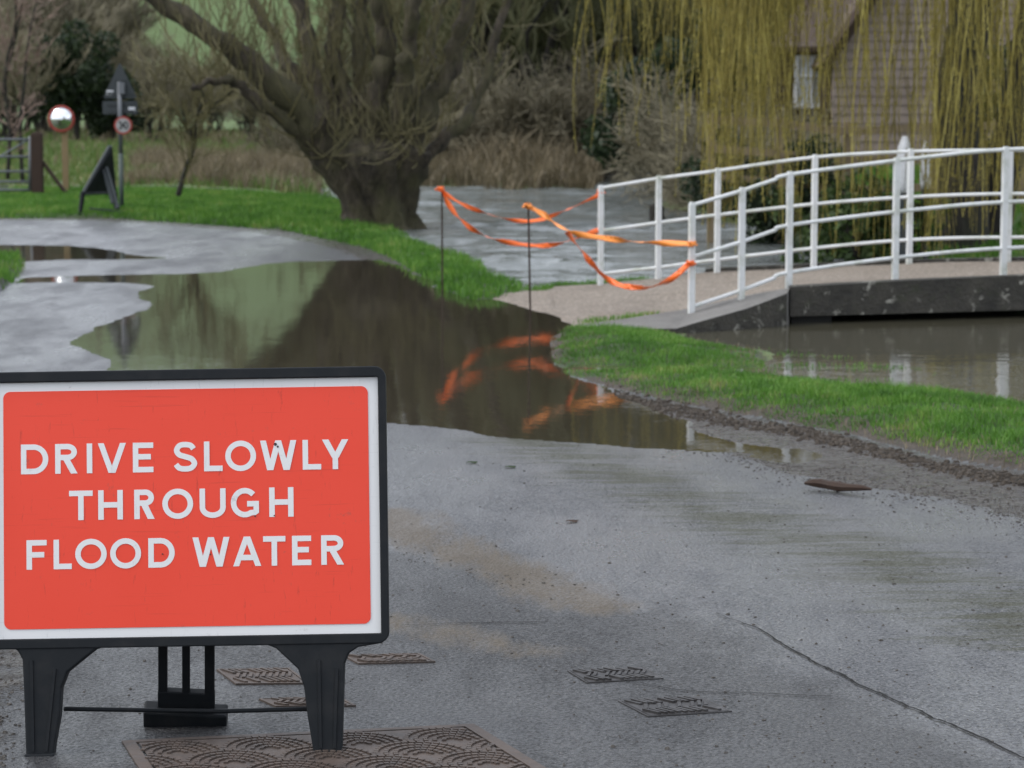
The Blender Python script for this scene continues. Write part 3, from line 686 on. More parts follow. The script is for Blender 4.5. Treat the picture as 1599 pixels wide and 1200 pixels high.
# lettering -- strokes with mitred joins, drawn letter by letter
SW = .0148
def arc(cx, cz, rx, rz, a0, a1, n=14): return [(cx + rx * math.cos(R(a0 + (a1 - a0) * i / n)), cz + rz * math.sin(R(a0 + (a1 - a0) * i / n))) for i in range(n + 1)]
def glyph(ch, w, h, s):
    e = s / 2; L_, R_, B_, T_ = e, w - e, e, h - e; m = h / 2
    if ch == 'I': return [[(w / 2, 0), (w / 2, h)]]
    if ch == 'L': return [[(L_, h), (L_, B_), (w, B_)]]
    if ch == 'E': return [[(w, T_), (L_, T_), (L_, B_), (w, B_)], [(s, m + .002), (w * .88, m + .002)]]
    if ch == 'F': return [[(w, T_), (L_, T_), (L_, 0)], [(s, m), (w * .88, m)]]
    if ch == 'T': return [[(0, T_), (w, T_)], [(w / 2, h - s), (w / 2, 0)]]
    if ch == 'H': return [[(L_, 0), (L_, h)], [(R_, 0), (R_, h)], [(s, m), (w - s, m)]]
    hs = s * .54
    if ch == 'V': return [('q', hs, h, w / 2 - hs * .15, 0, hs), ('q', w - hs, h, w / 2 + hs * .15, 0, hs)]
    if ch == 'W': return [('q', hs, h, w * .27, 0, hs), ('q', w * .5, h, w * .27 + hs * .1, 0, hs), ('q', w * .5, h, w * .73 - hs * .1, 0, hs), ('q', w - hs, h, w * .73, 0, hs)]
    if ch == 'Y': return [('q', hs * 1.1, h, w / 2, h * .38, hs * 1.1), ('q', w - hs * 1.1, h, w / 2, h * .38, hs * 1.1), [(w / 2, h * .45), (w / 2, 0)]]
    if ch == 'A': return [('q', w / 2 - hs * .1, h, hs, 0, hs), ('q', w / 2 + hs * .1, h, w - hs, 0, hs), [(w * .24, h * .29), (w * .76, h * .29)]]
    if ch == 'O': return [arc(w / 2, m, w / 2 - e, h / 2 - e + .001, 90, 450, 36)]
    if ch == 'U': return [[(L_, h)] + arc(w / 2, h * .36, w / 2 - e, h * .36 - e, 180, 360, 16) + [(R_, h)]]
    if ch == 'D': return [[(L_, B_), (L_, T_), (w * .46, T_)] + arc(w * .46, m, w * .54 - e, h / 2 - e, 84, -84, 18) + [(w * .46, B_), (L_, B_)]]
    if ch == 'R': return [[(L_, 0), (L_, T_), (w * .56, T_)] + arc(w * .56, h * .725, w * .42 - e, h * .275 - e, 80, -80, 12) + [(w * .56, h * .45 + e), (s, h * .45 + e)], ('q', w * .52, h * .46, w - hs * 1.1, 0, hs * 1.15)]
    if ch == 'G': return [arc(w * .5, m, w / 2 - e, h / 2 - e, 42, 302, 30) + [(R_ - w * .05, B_ + h * .075), (R_, B_ + h * .11), (R_, h * .46), (w * .58, h * .46)]]
    if ch == 'S':
        pp = [(.95,.82),(.80,.96),(.5,1),(.2,.96),(.04,.77),(.18,.59),(.5,.505),(.84,.41),(1,.22),(.82,.04),(.5,0),(.18,.04),(0,.19)]
        return [[tuple(v) for v in catmull([(e + a * (w - 2 * e), e + b * (h - 2 * e)) for a, b in pp], 4)]]
def stroke(q, pts, s, z0):
    pts = [p for i, p in enumerate(pts) if i == 0 or math.hypot(p[0] - pts[i - 1][0], p[1] - pts[i - 1][1]) > 1e-5]
    n = len(pts); closed = math.hypot(pts[0][0] - pts[-1][0], pts[0][1] - pts[-1][1]) < 1e-4
    if closed: pts = pts[:-1]; n -= 1
    Ls, Rs = [], []
    for i in range(n):
        a = pts[i - 1] if (i > 0 or closed) else None; c = pts[(i + 1) % n] if (i < n - 1 or closed) else None; p = pts[i]
        def dr(u, v): d = math.hypot(v[0] - u[0], v[1] - u[1]); return ((v[0] - u[0]) / d, (v[1] - u[1]) / d)
        if a is None: d = dr(p, c); nx, nz, k = -d[1], d[0], 1
        elif c is None: d = dr(a, p); nx, nz, k = -d[1], d[0], 1
        else:
            d1, d2 = dr(a, p), dr(p, c); n1, n2 = (-d1[1], d1[0]), (-d2[1], d2[0]); mx, mz = n1[0] + n2[0], n1[1] + n2[1]; ml = math.hypot(mx, mz) or 1
            nx, nz = mx / ml, mz / ml; k = min(1 / max(.2, nx * n1[0] + nz * n1[1]), 2.2)
        Ls.append((p[0] + nx * s / 2 * k, z0, p[1] + nz * s / 2 * k)); Rs.append((p[0] - nx * s / 2 * k, z0, p[1] - nz * s / 2 * k))
    b = len(q.V); q.V += Ls + Rs
    for i in range(n if closed else n - 1): j = (i + 1) % n; q.F.append((b + i, b + n + i, b + n + j, b + j))
rows = [(253, 340, 63, [('D',63,143),('R',163,228),('I',255,272),('V',288,370),('E',390,450),('S',508,578),('L',598,652),('O',660,750),('W',762,868),('L',886,940),('Y',943,1020)]),
        (388, 474, 203, [('T',203,272),('H',288,360),('R',393,452),('O',475,565),('U',584,660),('G',675,757),('H',787,858)]),
        (532, 618, 78, [('F',78,137),('L',157,210),('O',220,312),('O',322,412),('D',433,510),('W',562,670),('A',680,762),('T',768,833),('E',852,908),('R',937,1003)])]
for yt, ybm, x_first, lets in rows:
    q = MB(); base = L(x_first, ybm)[1]; hgt = (ybm - yt) / SZ
    k = 0
    for ch, x0, x1 in lets:
        X0 = (x0 - SC[0]) / SZ + .001; w = (x1 - x0) / SZ
        s = SW if ch not in 'I' else SW
        for st in glyph(ch, w, hgt, s):
            z0 = -.0036 - .0002 * (k % 5); k += 1
            if st[0] == 'q':
                _, xa, za, xb, zb2, hw_ = st; q.add([(X0 + xa - hw_, z0, base + za), (X0 + xa + hw_, z0, base + za), (X0 + xb + hw_, z0, base + zb2), (X0 + xb - hw_, z0, base + zb2)], [(0, 3, 2, 1)])
            else: stroke(q, [(X0 + a, base + b) for a, b in st], s, z0)
        if (yt, ch, x0) in ((253, 'E', 390), (532, 'D', 433)): q.build('lettering', M['plate_white'], sign); q = MB()
    q.build('lettering', M['plate_white'], sign)
# screws and a chip on the W
for sx, sy, r_ in ((805, 252, .0045), (812, 259, .003), (478, 572, .002), (617, 573, .002), (747, 462, .002), (803, 460, .002)):
    q = MB(); a = L(sx, sy); q.tube([(a[0], -.0052, a[1]), (a[0], -.0030, a[1])], r_, 6); q.build('chip_mark', M['signblack'], sign)

# ------------------------------------------------------------ covers, cracks, debris on the road
def gz1(x, y): return float(surf([x], [y])[0])
def quad_cover(cpx, mat, label, ribs, kind, name='manhole_cover', group=None):
    c = [P(x, y, .03) for x, y in cpx]; c = [np.array([p[0], p[1], gz1(p[0], p[1])]) for p in c]
    ctr = sum(c) / 4; root = empty(name, tuple(ctr))
    tag(root, label, 'manhole cover', group)
    def at(u, v, h=0):
        p = (c[0] * (1 - u) + c[1] * u) * (1 - v) + (c[3] * (1 - u) + c[2] * u) * v - ctr; return (p[0], p[1], p[2] + h)
    q = MB(); e = .025 if mat is M['iron_grey'] else .035
    def ringq(a, b, h0, h1):
        O = [at(a, a, h0), at(1 - a, a, h0), at(1 - a, 1 - a, h0), at(a, 1 - a, h0)]; I = [at(b, b, h0), at(1 - b, b, h0), at(1 - b, 1 - b, h0), at(b, 1 - b, h0)]
        lo = [(x, y, z - .02) for x, y, z in O]; li = [(x, y, z - .02) for x, y, z in I]
        q.add(O + I + lo + li, [(i, (i + 1) % 4, 4 + (i + 1) % 4, 4 + i) for i in range(4)] + [(8 + i, 8 + (i + 1) % 4, (i + 1) % 4, i) for i in range(4)] + [(4 + i, 4 + (i + 1) % 4, 12 + (i + 1) % 4, 12 + i) for i in range(4)])
    fh = .0035 if mat is M['iron_grey'] else .0055; ringq(0, e, fh, fh); q.build('frame', mat, root)
    q = MB(); q.add([at(e + .008, e + .008, .004), at(1 - e - .008, e + .008, .004), at(1 - e - .008, 1 - e - .008, .004), at(e + .008, 1 - e - .008, .004)], [(0, 1, 2, 3)])
    lid = q
    if kind == 'ribs':
        for i in range(ribs):
            for j in range(3):
                if random.random() < .14: continue
                u0 = .05 + .80 * (i + .5 * (j % 2)) / ribs; v0 = .07 + .30 * j; w = .42 / ribs; sh = .09 if j % 2 else -.09; hh = .0035 + random.uniform(.001, .0035)
                b = [at(u0 + max(0, -sh), v0, .0035), at(u0 + w + max(0, -sh), v0, .0035), at(u0 + w + max(0, sh), v0 + .26, .0035), at(u0 + max(0, sh), v0 + .26, .0035)]; t = [(x, y, z + hh) for x, y, z in b]
                q.add(b + t, [(4, 5, 6, 7), (0, 1, 5, 4), (1, 2, 6, 5), (2, 3, 7, 6), (3, 0, 4, 7)])
    else:
        wu, wv = np.linalg.norm(c[1] - c[0]), np.linalg.norm(c[3] - c[0])
        rows_ = 4; cols = 5; rad = .5 * 1.0 / cols * wu * 1.0
        def shell(cx, cy, r_):
            for ri in range(1, 6):
                rr = r_ * ri / 5; n = max(4, int(3 + ri * 3))
                for i in range(n):
                    a0 = math.pi * (i + .12) / n; a1 = math.pi * (i + .88) / n
                    pr = [(cx + (rr - r_ * .055) * math.cos(a0), cy + (rr - r_ * .055) * math.sin(a0)), (cx + (rr + r_ * .035) * math.cos(a0), cy + (rr + r_ * .035) * math.sin(a0)),
                          (cx + (rr + r_ * .035) * math.cos(a1), cy + (rr + r_ * .035) * math.sin(a1)), (cx + (rr - r_ * .055) * math.cos(a1), cy + (rr - r_ * .055) * math.sin(a1))]
                    if any(not (.03 < x / wu < .965 and .04 < y / wv < .955) for x, y in pr): continue
                    b = [at(x / wu, y / wv, .004) for x, y in pr]; t = [(x, y, z + .005) for x, y, z in b]
                    q.add(b + t, [(4, 5, 6, 7), (0, 1, 5, 4), (1, 2, 6, 5), (2, 3, 7, 6), (3, 0, 4, 7)])
        Rr = wu / 4.0
        for r_i in range(-1, 7):
            for c_i in range(-1, 5):
                shell((c_i + (.5 if r_i % 2 else 0) + .5) * wu / 4 * 1.0, r_i * Rr * .5, Rr * .49)
    lid.build('lid', mat, root)
    return root
quad_cover([(255,1262),(905,1240),(740,1137),(190,1158)], M['iron'], 'large rust brown cast iron cover with raised shell pattern under the sign foot', 0, 'fan')
quad_cover([(368,1070),(482,1070),(452,1046),(338,1047)], M['iron'], 'small rusty ribbed cover behind the sign, seen left of centre between its legs', 9, 'ribs')
quad_cover([(430,1106),(556,1106),(530,1092),(404,1094)], M['iron'], 'rusty ribbed cover just behind the right leg of the sign, half hidden', 9, 'ribs')
quad_cover([(560,1040),(680,1038),(655,1025),(535,1027)], M['iron'], 'rusty ribbed cover lying just right of the red sign', 9, 'ribs')
quad_cover([(916,1073),(1036,1067),(1005,1049),(886,1054)], M['iron_grey'], 'grey worn ribbed cover in the road, farther of the pair right of the sign', 10, 'ribs')
quad_cover([(1012,1127),(1143,1120),(1093,1096),(965,1102)], M['iron_grey'], 'grey worn ribbed cover in the road, nearer of the pair right of the sign', 10, 'ribs')
def crack(pts_px, w, label):
    c = catmull([tuple(P(x, y, .03)) for x, y in pts_px], 14); q = MB(); n = len(c)
    for i, p in enumerate(c):
        t = c[min(i + 1, n - 1)] - c[max(i - 1, 0)]; t = t / np.linalg.norm(t); s = np.array([-t[1], t[0], 0]); ww = w * (.7 + .6 * random.random()) * min(1, i / 30 + .15, (n - 1 - i) / 8 + .3)
        off = s * w * (1.6 * float(fbm(i * .21, 0., 1., 7)) + random.uniform(-.22, .22)); p = p + off
        for d in (-1, 1):
            v = p + s * ww * d / 2; q.V.append((v[0], v[1], gz1(v[0], v[1]) + .0042))
    q.F = [(2 * i, 2 * i + 1, 2 * i + 3, 2 * i + 2) for i in range(n - 1)]
    o = q.build('road_crack', M['crack']); tag(o, kind='structure')
crack([(1110,962),(1180,990),(1255,1035),(1320,1068),(1380,1098),(1450,1130),(1530,1165),(1640,1215)], .009, '')
crack([(950,1062),(1000,1075),(1080,1088),(1180,1092),(1310,1099)], .006, '')
crack([(610,980),(700,978),(790,977),(860,977)], .008, '')
# grit and small debris on the road: one object
V = []; Fc = []
def pebble(x, y, r, z):
    b = len(V); n = 5; a0 = random.random() * 6
    for i in range(n): a = a0 + i * 6.283 / n; rr = r * random.uniform(.6, 1.2); V.append((x + rr * math.cos(a), y + rr * math.sin(a) * .8, z - .001))
    for i in range(n): a = a0 + i * 6.283 / n; rr = r * random.uniform(.4, .7); V.append((x + rr * math.cos(a), y + rr * math.sin(a) * .8, z + r * random.uniform(.35, .7)))
    for i in range(n): j = (i + 1) % n; Fc.append((b + i, b + j, b + n + j, b + n + i))
    Fc.append(tuple(b + n + i for i in range(n)))
cand = []
def try_peb(px, py, r):
    p = P(px, py, .03); cand.append((p[0], p[1], r))
for _ in range(1500):
    py = random.uniform(665, 1215); try_peb(random.uniform(-20, 1640), py, random.choice([.002, .002, .003, .003, .004, .005]) * (1 + .4 * random.random()))
for _ in range(60): try_peb(random.uniform(600, 1640), random.uniform(680, 1190), random.uniform(.006, .010))
for _ in range(1800):
    t = random.random(); x = 960 + t * 680; y = np.interp(x, [960, 1225, 1375, 1487, 1640], [635, 722, 752, 772, 810]) + random.gauss(0, 16); try_peb(x, y, random.choice([.003, .004, .005, .006, .009]))
for _ in range(60): t = random.random(); try_peb(620 + t * 200 + random.gauss(0, 8), 868 + t * 45 + random.gauss(0, 7), random.uniform(.003, .006))
for _ in range(120): try_peb(random.gauss(0, 20) - 5, random.uniform(1010, 1200), random.uniform(.004, .010))
ca = np.array(cand); g = ground(ca[:, 0], ca[:, 1]); gz_ = surf(ca[:, 0], ca[:, 1])
for (x, y, r), z, rdv, spv in zip(ca, gz_, g[3], g[1]):
    if rdv < .02 and spv > .03 and not (-1.05 < x < .12 and y < 7.3): pebble(x, y, r, z)
o = mk('road_grit', V, Fc, M['stone']); tag(o, 'loose grit and mud crumbs scattered over the wet road', 'grit', kind='stuff')
# mud clods along the torn turf edge
V = []; Fc = []; cl = []
el = [(961,612),(1000,622),(1080,638),(1150,654),(1240,670),(1319,686),(1412,712),(1506,736),(1599,752),(1680,778)]
for _ in range(2400):
    t = random.random() * (len(el) - 1); i = int(t); f = t - i; x = el[i][0] * (1 - f) + el[i + 1][0] * f; y = el[i][1] * (1 - f) + el[i + 1][1] * f
    p = P(x, y + random.gauss(3, 5) , .02); cl.append((p[0], p[1], random.choice([.005, .007, .010, .013, .017, .022])))
ca = np.array(cl); gz_ = surf(ca[:, 0], ca[:, 1])
for (x, y, r), z in zip(ca, gz_): pebble(x, y, r, z)
o = mk('mud_clods', V, Fc, M['mudbank'], smooth=False); tag(o, 'dark crumbling mud along the torn edge of the grass verge', 'mud', kind='stuff')
# stick
q = MB(); a, b = P(1256, 759, .04), P(1360, 768, .04); c = [a * (1 - t) + b * t + np.array([0, .02 * math.sin(t * 5), .012 + .004 * math.sin(t * 9)]) for t in np.linspace(0, 1, 9)]; m0 = np.array([(a[0] + b[0]) / 2, (a[1] + b[1]) / 2, 0])
q.tube([p - m0 for p in c], [.006, .017, .022, .02, .024, .018, .016, .012, .005], 7); q.tube([c[3] - m0, c[3] - m0 + np.array([.05, -.03, .02])], [.008, .003], 5)
o = q.build('dead_branch', M['wood_dk'], loc=m0); tag(o, 'short dark rotten branch lying where the mud meets the road', 'branch')
for i, (px, py, lab) in enumerate([(737, 722, 'single small green leaf on the road below the puddle, left of a pair'), (797, 729, 'single small green leaf on the road below the puddle, right of a pair'), (893, 817, 'small dark leaf lying alone in the middle of the wet road')]):
    p = P(px, py, .03); q = MB(); r = .022
    q.add([(r * math.cos(a) * 1.3, r * math.sin(a) * .8, .006 + .004 * math.cos(3 * a)) for a in np.linspace(0, 6.28, 9)[:-1]] + [(0, 0, .012)], [(k, (k + 1) % 8, 8) for k in range(8)])
    o = q.build('fallen_leaf', M['ivy'] if i < 2 else M['wood_dk'], loc=(p[0], p[1], gz1(p[0], p[1]))); tag(o, lab, 'leaf', 'leaves lying on the road')

# ------------------------------------------------------------ grass blades
def blades(name, X, Y, Z, h, w, mat, label, lean=.35, segs=2):
    n = len(X); az = RNG.uniform(0, 6.283, n); la = RNG.uniform(0, 6.283, n); ln = RNG.uniform(.1, 1, n) * lean
    dx, dy = np.cos(az) * w / 2, np.sin(az) * w / 2; lx, ly = np.cos(la) * ln * h, np.sin(la) * ln * h
    V = np.zeros((n, 5, 3)); 
    V[:, 0] = np.stack([X - dx, Y - dy, Z - .01], -1); V[:, 1] = np.stack([X + dx, Y + dy, Z - .01], -1)
    V[:, 2] = np.stack([X + dx * .8 + lx * .3, Y + dy * .8 + ly * .3, Z + h * .55], -1); V[:, 3] = np.stack([X - dx * .8 + lx * .3, Y - dy * .8 + ly * .3, Z + h * .55], -1)
    V[:, 4] = np.stack([X + lx, Y + ly, Z + h * (1 - .3 * ln)], -1)
    b = np.arange(n)[:, None] * 5
    T = np.concatenate([b + np.array([[0, 1, 2]]), b + np.array([[0, 2, 3]]), b + np.array([[3, 2, 4]])])
    o = mk(name, V.reshape(-1, 3), T, mat); fattr(o, 'tint', np.repeat(RNG.uniform(0, 1, n) * .6 + .4 * (.5 + fbm(X, Y, 1.2, 40)), 5))
    if label: tag(o, label, 'grass', kind='stuff')
    return o
def scatter(pl, dens, xlim=None):
    x0, y0 = pl.min(0); x1, y1 = pl.max(0); 
    if xlim: x0, x1 = max(x0, xlim[0]), min(x1, xlim[1]); 
    n = int((x1 - x0) * (y1 - y0) * dens); X = RNG.uniform(x0, x1, n); Y = RNG.uniform(y0, y1, n)
    d = sdist(X, Y, pl) + RNG.normal(0, .02, n); k = (d < .01) & (np.abs(X / Y) < .27); return X[k], Y[k], d[k]
X, Y, d = scatter(verge_near, 5200, (0, 6)); g = ground(X, Y); Z = surf(X, Y)
edge = sst(-g[4] + fbm(X, Y, 3.5, 33) * .14, 0.0, .10); keep = (RNG.uniform(0, 1, len(X)) < .15 + .85 * edge) & (Z > -.035) & (g[1] > -.02) & ((edge > .25) | (RNG.uniform(0, 1, len(X)) < .03))
X, Y, Z = X[keep], Y[keep], Z[keep]; hh = RNG.uniform(.022, .062, len(X)) * (1 + 1.3 * fbm(X, Y, 1.8, 50) + .5 * fbm(X, Y, 7, 53)) * (.45 + .55 * sst(-g[4][keep], .0, .35)) * np.where(Z < .01, .8, 1)
blades('verge_grass', X, Y, Z, hh, RNG.uniform(.0025, .0055, len(X)), M['grass'], 'lush green grass of the near verge beside the muddy road edge', .95)
X, Y, d = scatter(verge_near, 420, (0, 6)); g = ground(X, Y); k = (g[2] > .0) & (RNG.uniform(0, 1, len(X)) < .25 + .75 * (g[4] > -.35)); X, Y = X[k], Y[k]
blades('dead_grass_stems', X, Y, surf(X, Y), RNG.uniform(.02, .06, len(X)), np.full(len(X), .004), M['dead'], 'dry straw coloured stems mixed into the near verge', 1.3)
# half drowned tufts
dr = poly([(1180,545),(1330,560),(1470,582),(1450,590),(1330,600),(1225,588),(1150,575),(900,577),(890,570),(1050,571),(1180,570),(1225,560)])
X, Y, d = scatter(dr, 700, (0, 6)); nz = fbm(X, Y, 2.5, 70); k = nz > .08; X, Y = X[k], Y[k]
blades('drowned_grass', X, Y, np.full(len(X), -.01), RNG.uniform(.015, .045, len(X)), np.full(len(X), .006), M['grass'], 'sparse grass tips poking out of the flood water by the near verge', .5)
X, Y, d = scatter(verge_far, 950, (-9, 3)); Z = surf(X, Y); g = ground(X, Y); k = (Z > -.02) & (np.minimum(g[1], g[2]) > -.03); X, Y, Z = X[k], Y[k], Z[k]
blades('far_verge_grass', X, Y, Z, RNG.uniform(.05, .12, len(X)) * (1 + .6 * fbm(X, Y, 1, 51)), RNG.uniform(.008, .014, len(X)), M['grass'], 'bright green grass strip between the far road and the willow', .6)
X, Y, d = scatter(verge_left, 900, (-9, 3)); Z = surf(X, Y)
blades('left_verge_grass', X, Y, Z, RNG.uniform(.05, .13, len(X)), RNG.uniform(.008, .014, len(X)), M['grass'], 'grass patch at the left edge between the two puddles', .6)
# apron edge weeds
a, b = P(905, 508, .03), P(1030, 491, .05); n = 350; t = RNG.uniform(0, 1, n); X = a[0] + (b[0] - a[0]) * t + RNG.normal(0, .02, n); Y = a[1] + (b[1] - a[1]) * t + RNG.normal(0, .06, n)
blades('path_edge_grass', X, Y, np.full(n, .05), RNG.uniform(.02, .05, n), np.full(n, .006), M['grass'], 'thin line of weeds between the gravel and the concrete ramp', .8)
n = 1500; t = RNG.uniform(0, 1, n) ; a, b = P(830, 455, .02), P(1010, 440, .02); X = a[0] + (b[0] - a[0]) * t + RNG.normal(0, .03, n); Y = a[1] + (b[1] - a[1]) * t + RNG.normal(0, .12, n)
kk_, nn_ = kn(X, Y); Y = np.where((kk_ > -1.2) & (nn_ < BW + .03), kxy(0, BW)[1] + KE[1] * (X - B0[0]) + .08 + np.abs(RNG.normal(0, .08, n)), Y)
blades('path_side_grass', X, Y, np.full(n, .01), RNG.uniform(.03, .09, n), np.full(n, .008), M['grass'], 'narrow fringe of grass along the river side of the gravel path', .6)
# field: rough grass, and dead stalks
fl = np.array([[-14, 39], [2, 39], [4, 118], [-34, 118]]); X, Y, d = scatter(fl, 60); g = ground(X, Y); k = (g[2] > .1) & (g[5] > 0) & (X / Y < -.05); X, Y = X[k], Y[k]
blades('field_grass', X, Y, surf(X, Y), RNG.uniform(.10, .25, len(X)) * (1 + fbm(X, Y, .3, 5)), RNG.uniform(.02, .045, len(X)), M['grass_dull'], 'rough pale green pasture behind the gate and road signs', .7)
def dead(name, pl, dens, h, w, label, thr=-.2, sc=.5, mat='dead'):
    X, Y, d = scatter(pl, dens); nz = fbm(X, Y, sc, 90); g = ground(X, Y); k = (nz > thr) & (g[2] > .0) & (g[3] > .2); X, Y, nz = X[k], Y[k], nz[k]
    return blades(name, X, Y, surf(X, Y), RNG.uniform(*h, len(X)) * (.7 + nz * 1.2 + .3), RNG.uniform(*w, len(X)), M[mat], label, .9)
dead('dead_reeds', poly([(190,303),(260,300),(430,307),(500,312),(500,290),(430,262),(300,262),(210,270)]), 190, (.15, .50), (.010, .02), 'tan dead stalks and brambles behind the far verge by the willow', -.25)
dead('dead_grass', poly([(60,290),(210,275),(300,250),(500,250),(560,222),(200,205),(60,208)]), 4, (.2, .5), (.03, .06), 'pale dead grass tussocks out in the pasture', .0, .15)
dead('bank_reeds', poly([(640,299),(780,302),(930,299),(1040,256),(1050,250),(640,276)]), 190, (.25, .85), (.015, .035), 'tan dead reeds and brambles on the far river bank', -.9, .35)
dead('bank_litter', poly([(1042,322),(1110,330),(1180,352),(1300,385),(1300,340),(1110,290),(1050,290)]), 160, (.1, .35), (.012, .03), 'reddish dead litter on the river bank behind the bridge', -.1, .8)
rb = poly([(1320,403),(1450,410),(1700,414),(1900,380),(1900,300),(1400,300),(1300,340),(1180,350)]); X, Y, d = scatter(rb, 700); g = ground(X, Y); nzb = fbm(X, Y, .6, 66); k = (g[2] > .25 + nzb * .5); X, Y = X[k], Y[k]
blades('bank_grass', X, Y, surf(X, Y), RNG.uniform(.06, .16, len(X)), RNG.uniform(.010, .018, len(X)), M['grass'], 'green grass on the bank under the weeping willow', .6)

# ------------------------------------------------------------ trees
def jit(s): return Vector((random.gauss(0, s), random.gauss(0, s), random.gauss(0, s)))
def grow(q, p, d, ln, r, lv, up=.15, wob=.18, kids=(3, 5), nseg=5, shrink=.62, rmin=.004, spread=.7, sides=4, trunk=None):
    pts = [p.copy()]; rs = [r]; dd = d.normalized(); st = ln / nseg
    for i in range(nseg):
        dd = (dd + jit(wob) + Vector((0, 0, up))).normalized(); pts.append(pts[-1] + dd * st); rs.append(max(rmin, r * (1 - .62 * (i + 1) / nseg)))
    tgt = trunk if (trunk is not None and r > trunk[1]) else None
    (tgt[0] if tgt else q).tube(pts, rs, 3 if r < .03 else sides + (3 if r > .1 else 0), cap=False)
    if lv <= 0: return
    for _ in range(random.randint(*kids)):
        t = random.uniform(.25, 1); i = min(nseg - 1, int(t * nseg)); f = t * nseg - i; bp_ = pts[i].lerp(pts[i + 1], f); ax = (pts[i + 1] - pts[i]).normalized()
        nd = (ax + jit(1).normalized() * spread).normalized()
        grow(q, bp_, nd, ln * shrink * random.uniform(.7, 1.2), max(rmin, rs[i] * random.uniform(.5, .72)), lv - 1, up, wob, kids, nseg, shrink, rmin, spread, sides, trunk)
def bare_tree(name, height, stems, lv, tw, bk, rmin, lean=.35, r0=.09, kids=(4, 6), label='', up=.12, spread=.75):
    root = empty(name); tk = MB(); cr = MB()
    for s in range(stems):
        a = random.random() * 6.28; d = Vector((math.cos(a) * lean, math.sin(a) * lean, 1)); p = Vector((math.cos(a) * .15, math.sin(a) * .15, -.15))
        grow(cr, p, d, height * random.uniform(.45, .65), r0 * random.uniform(.7, 1.2), lv, up, .14, kids, 5, .60, rmin, spread, 4, (tk, r0 * .45))
    tk.build('trunk', M[bk], root, smooth=True); cr.build('crown', M[tw], root)
    return root
def copy_tree(o):
    c = o.copy(); COL.objects.link(c)
    for ch in o.children: d = ch.copy(); COL.objects.link(d); d.parent = c
    return c
def place(root, x, y, rz, sc, label, cat, group, first):
    o = root if first else copy_tree(root)
    o.location = (x, y, float(surf([x], [y])[0])); o.rotation_euler = (0, 0, rz); o.scale = (sc, sc, sc * random.uniform(.9, 1.1)); tag(o, label, cat, group); return o
protos = {
 'brown': [bare_tree('bare_shrub', 6, 7, 4, 'tw_brown', 'bark2', .014, .45, .08, (4, 5)) for _ in range(2)],
 'dark': [bare_tree('bare_tree', 8, 4, 4, 'tw_dark', 'bark2', .012, .3, .14, (4, 6)) for _ in range(3)],
 'scrub': [bare_tree('scrub_bush', 2.6, 12, 3, 'tw_brown', 'bark2', .008, .9, .03, (5, 7), up=.05, spread=1.0) for _ in range(2)],
 'olive': [bare_tree('bare_shrub', 6, 6, 4, 'tw_olive', 'bark2', .011, .4, .09, (4, 5)) for _ in range(1)]}
used = {}
def put(kind, px, Y, sc, label, cat='tree', group=None):
    i = random.randrange(len(protos[kind])); r = protos[kind][i]; first = (kind, i) not in used; used[(kind, i)] = 1
    x = (px - 799.5) / F * Y; return place(r, x, Y, random.random() * 6.28, sc, label, cat, group, first)
gb = 'bare hedgerow trees beyond the pasture'; lb = 'bare brown hedgerow tree beyond the pasture'
for px, Y, sc in [(-60,104,1.1),(-5,98,1.2),(35,112,1.3),(75,106,1.2),(110,116,1.3),(150,110,1.15),(182,114,.85),(222,108,.62),(262,112,.5),(300,106,.5),(340,110,.55),(385,104,.5),(425,112,.6),(470,104,.5),(520,108,.55),(10,86,.8),(240,92,.5),(320,90,.45),(400,86,.45),(455,90,.45)]:
    put('brown', px, Y, sc, lb, 'tree', gb)
go = 'mossy bare trees on the far river bank'; lo = 'mossy bare tree among those crowding the far river bank'
for px, Y, sc in [(640,66,1.0),(690,60,1.0),(735,70,1.1),(780,62,1.05),(830,58,1.0),(870,68,1.1),(915,62,1.0),(960,72,1.15),(1000,66,1.0),(1045,74,1.1),(1085,62,.95),(720,84,1.3),(820,86,1.3),(900,90,1.35),(1000,92,1.4),(600,84,.7),(1150,80,1.3),(1220,84,1.3),(1290,80,1.3),(1180,58,1.0),(1250,62,1.0),(1090,95,1.4)]:
    put('dark', px, Y, sc, lo, 'tree', go)
for px, Y, sc in [(760,75,1.2),(850,80,1.3),(950,80,1.2),(680,76,1.2),(1030,84,1.3)]: put('olive', px, Y, sc, 'olive tinted bare tree behind the mossy trees on the far bank', 'tree', 'olive bare trees behind the river bank')
gs = 'low brown scrub bushes along the river and pasture'; ls = 'low brown leafless scrub bush by the river or pasture edge'
for px, Y, sc in [(660,54,.8),(700,56,1.0),(745,55,.9),(790,54,1.0),(835,55,1.1),(880,54,1.0),(920,55,.95),(960,66,1.1),(1010,68,1.0),(1090,46,.8),(1120,41,.9),(1160,38,.7),(1200,37,.7),(1130,52,1.1),(440,62,.55),(480,58,.5)]:
    put('scrub', px, Y, sc, ls, 'bush', gs)
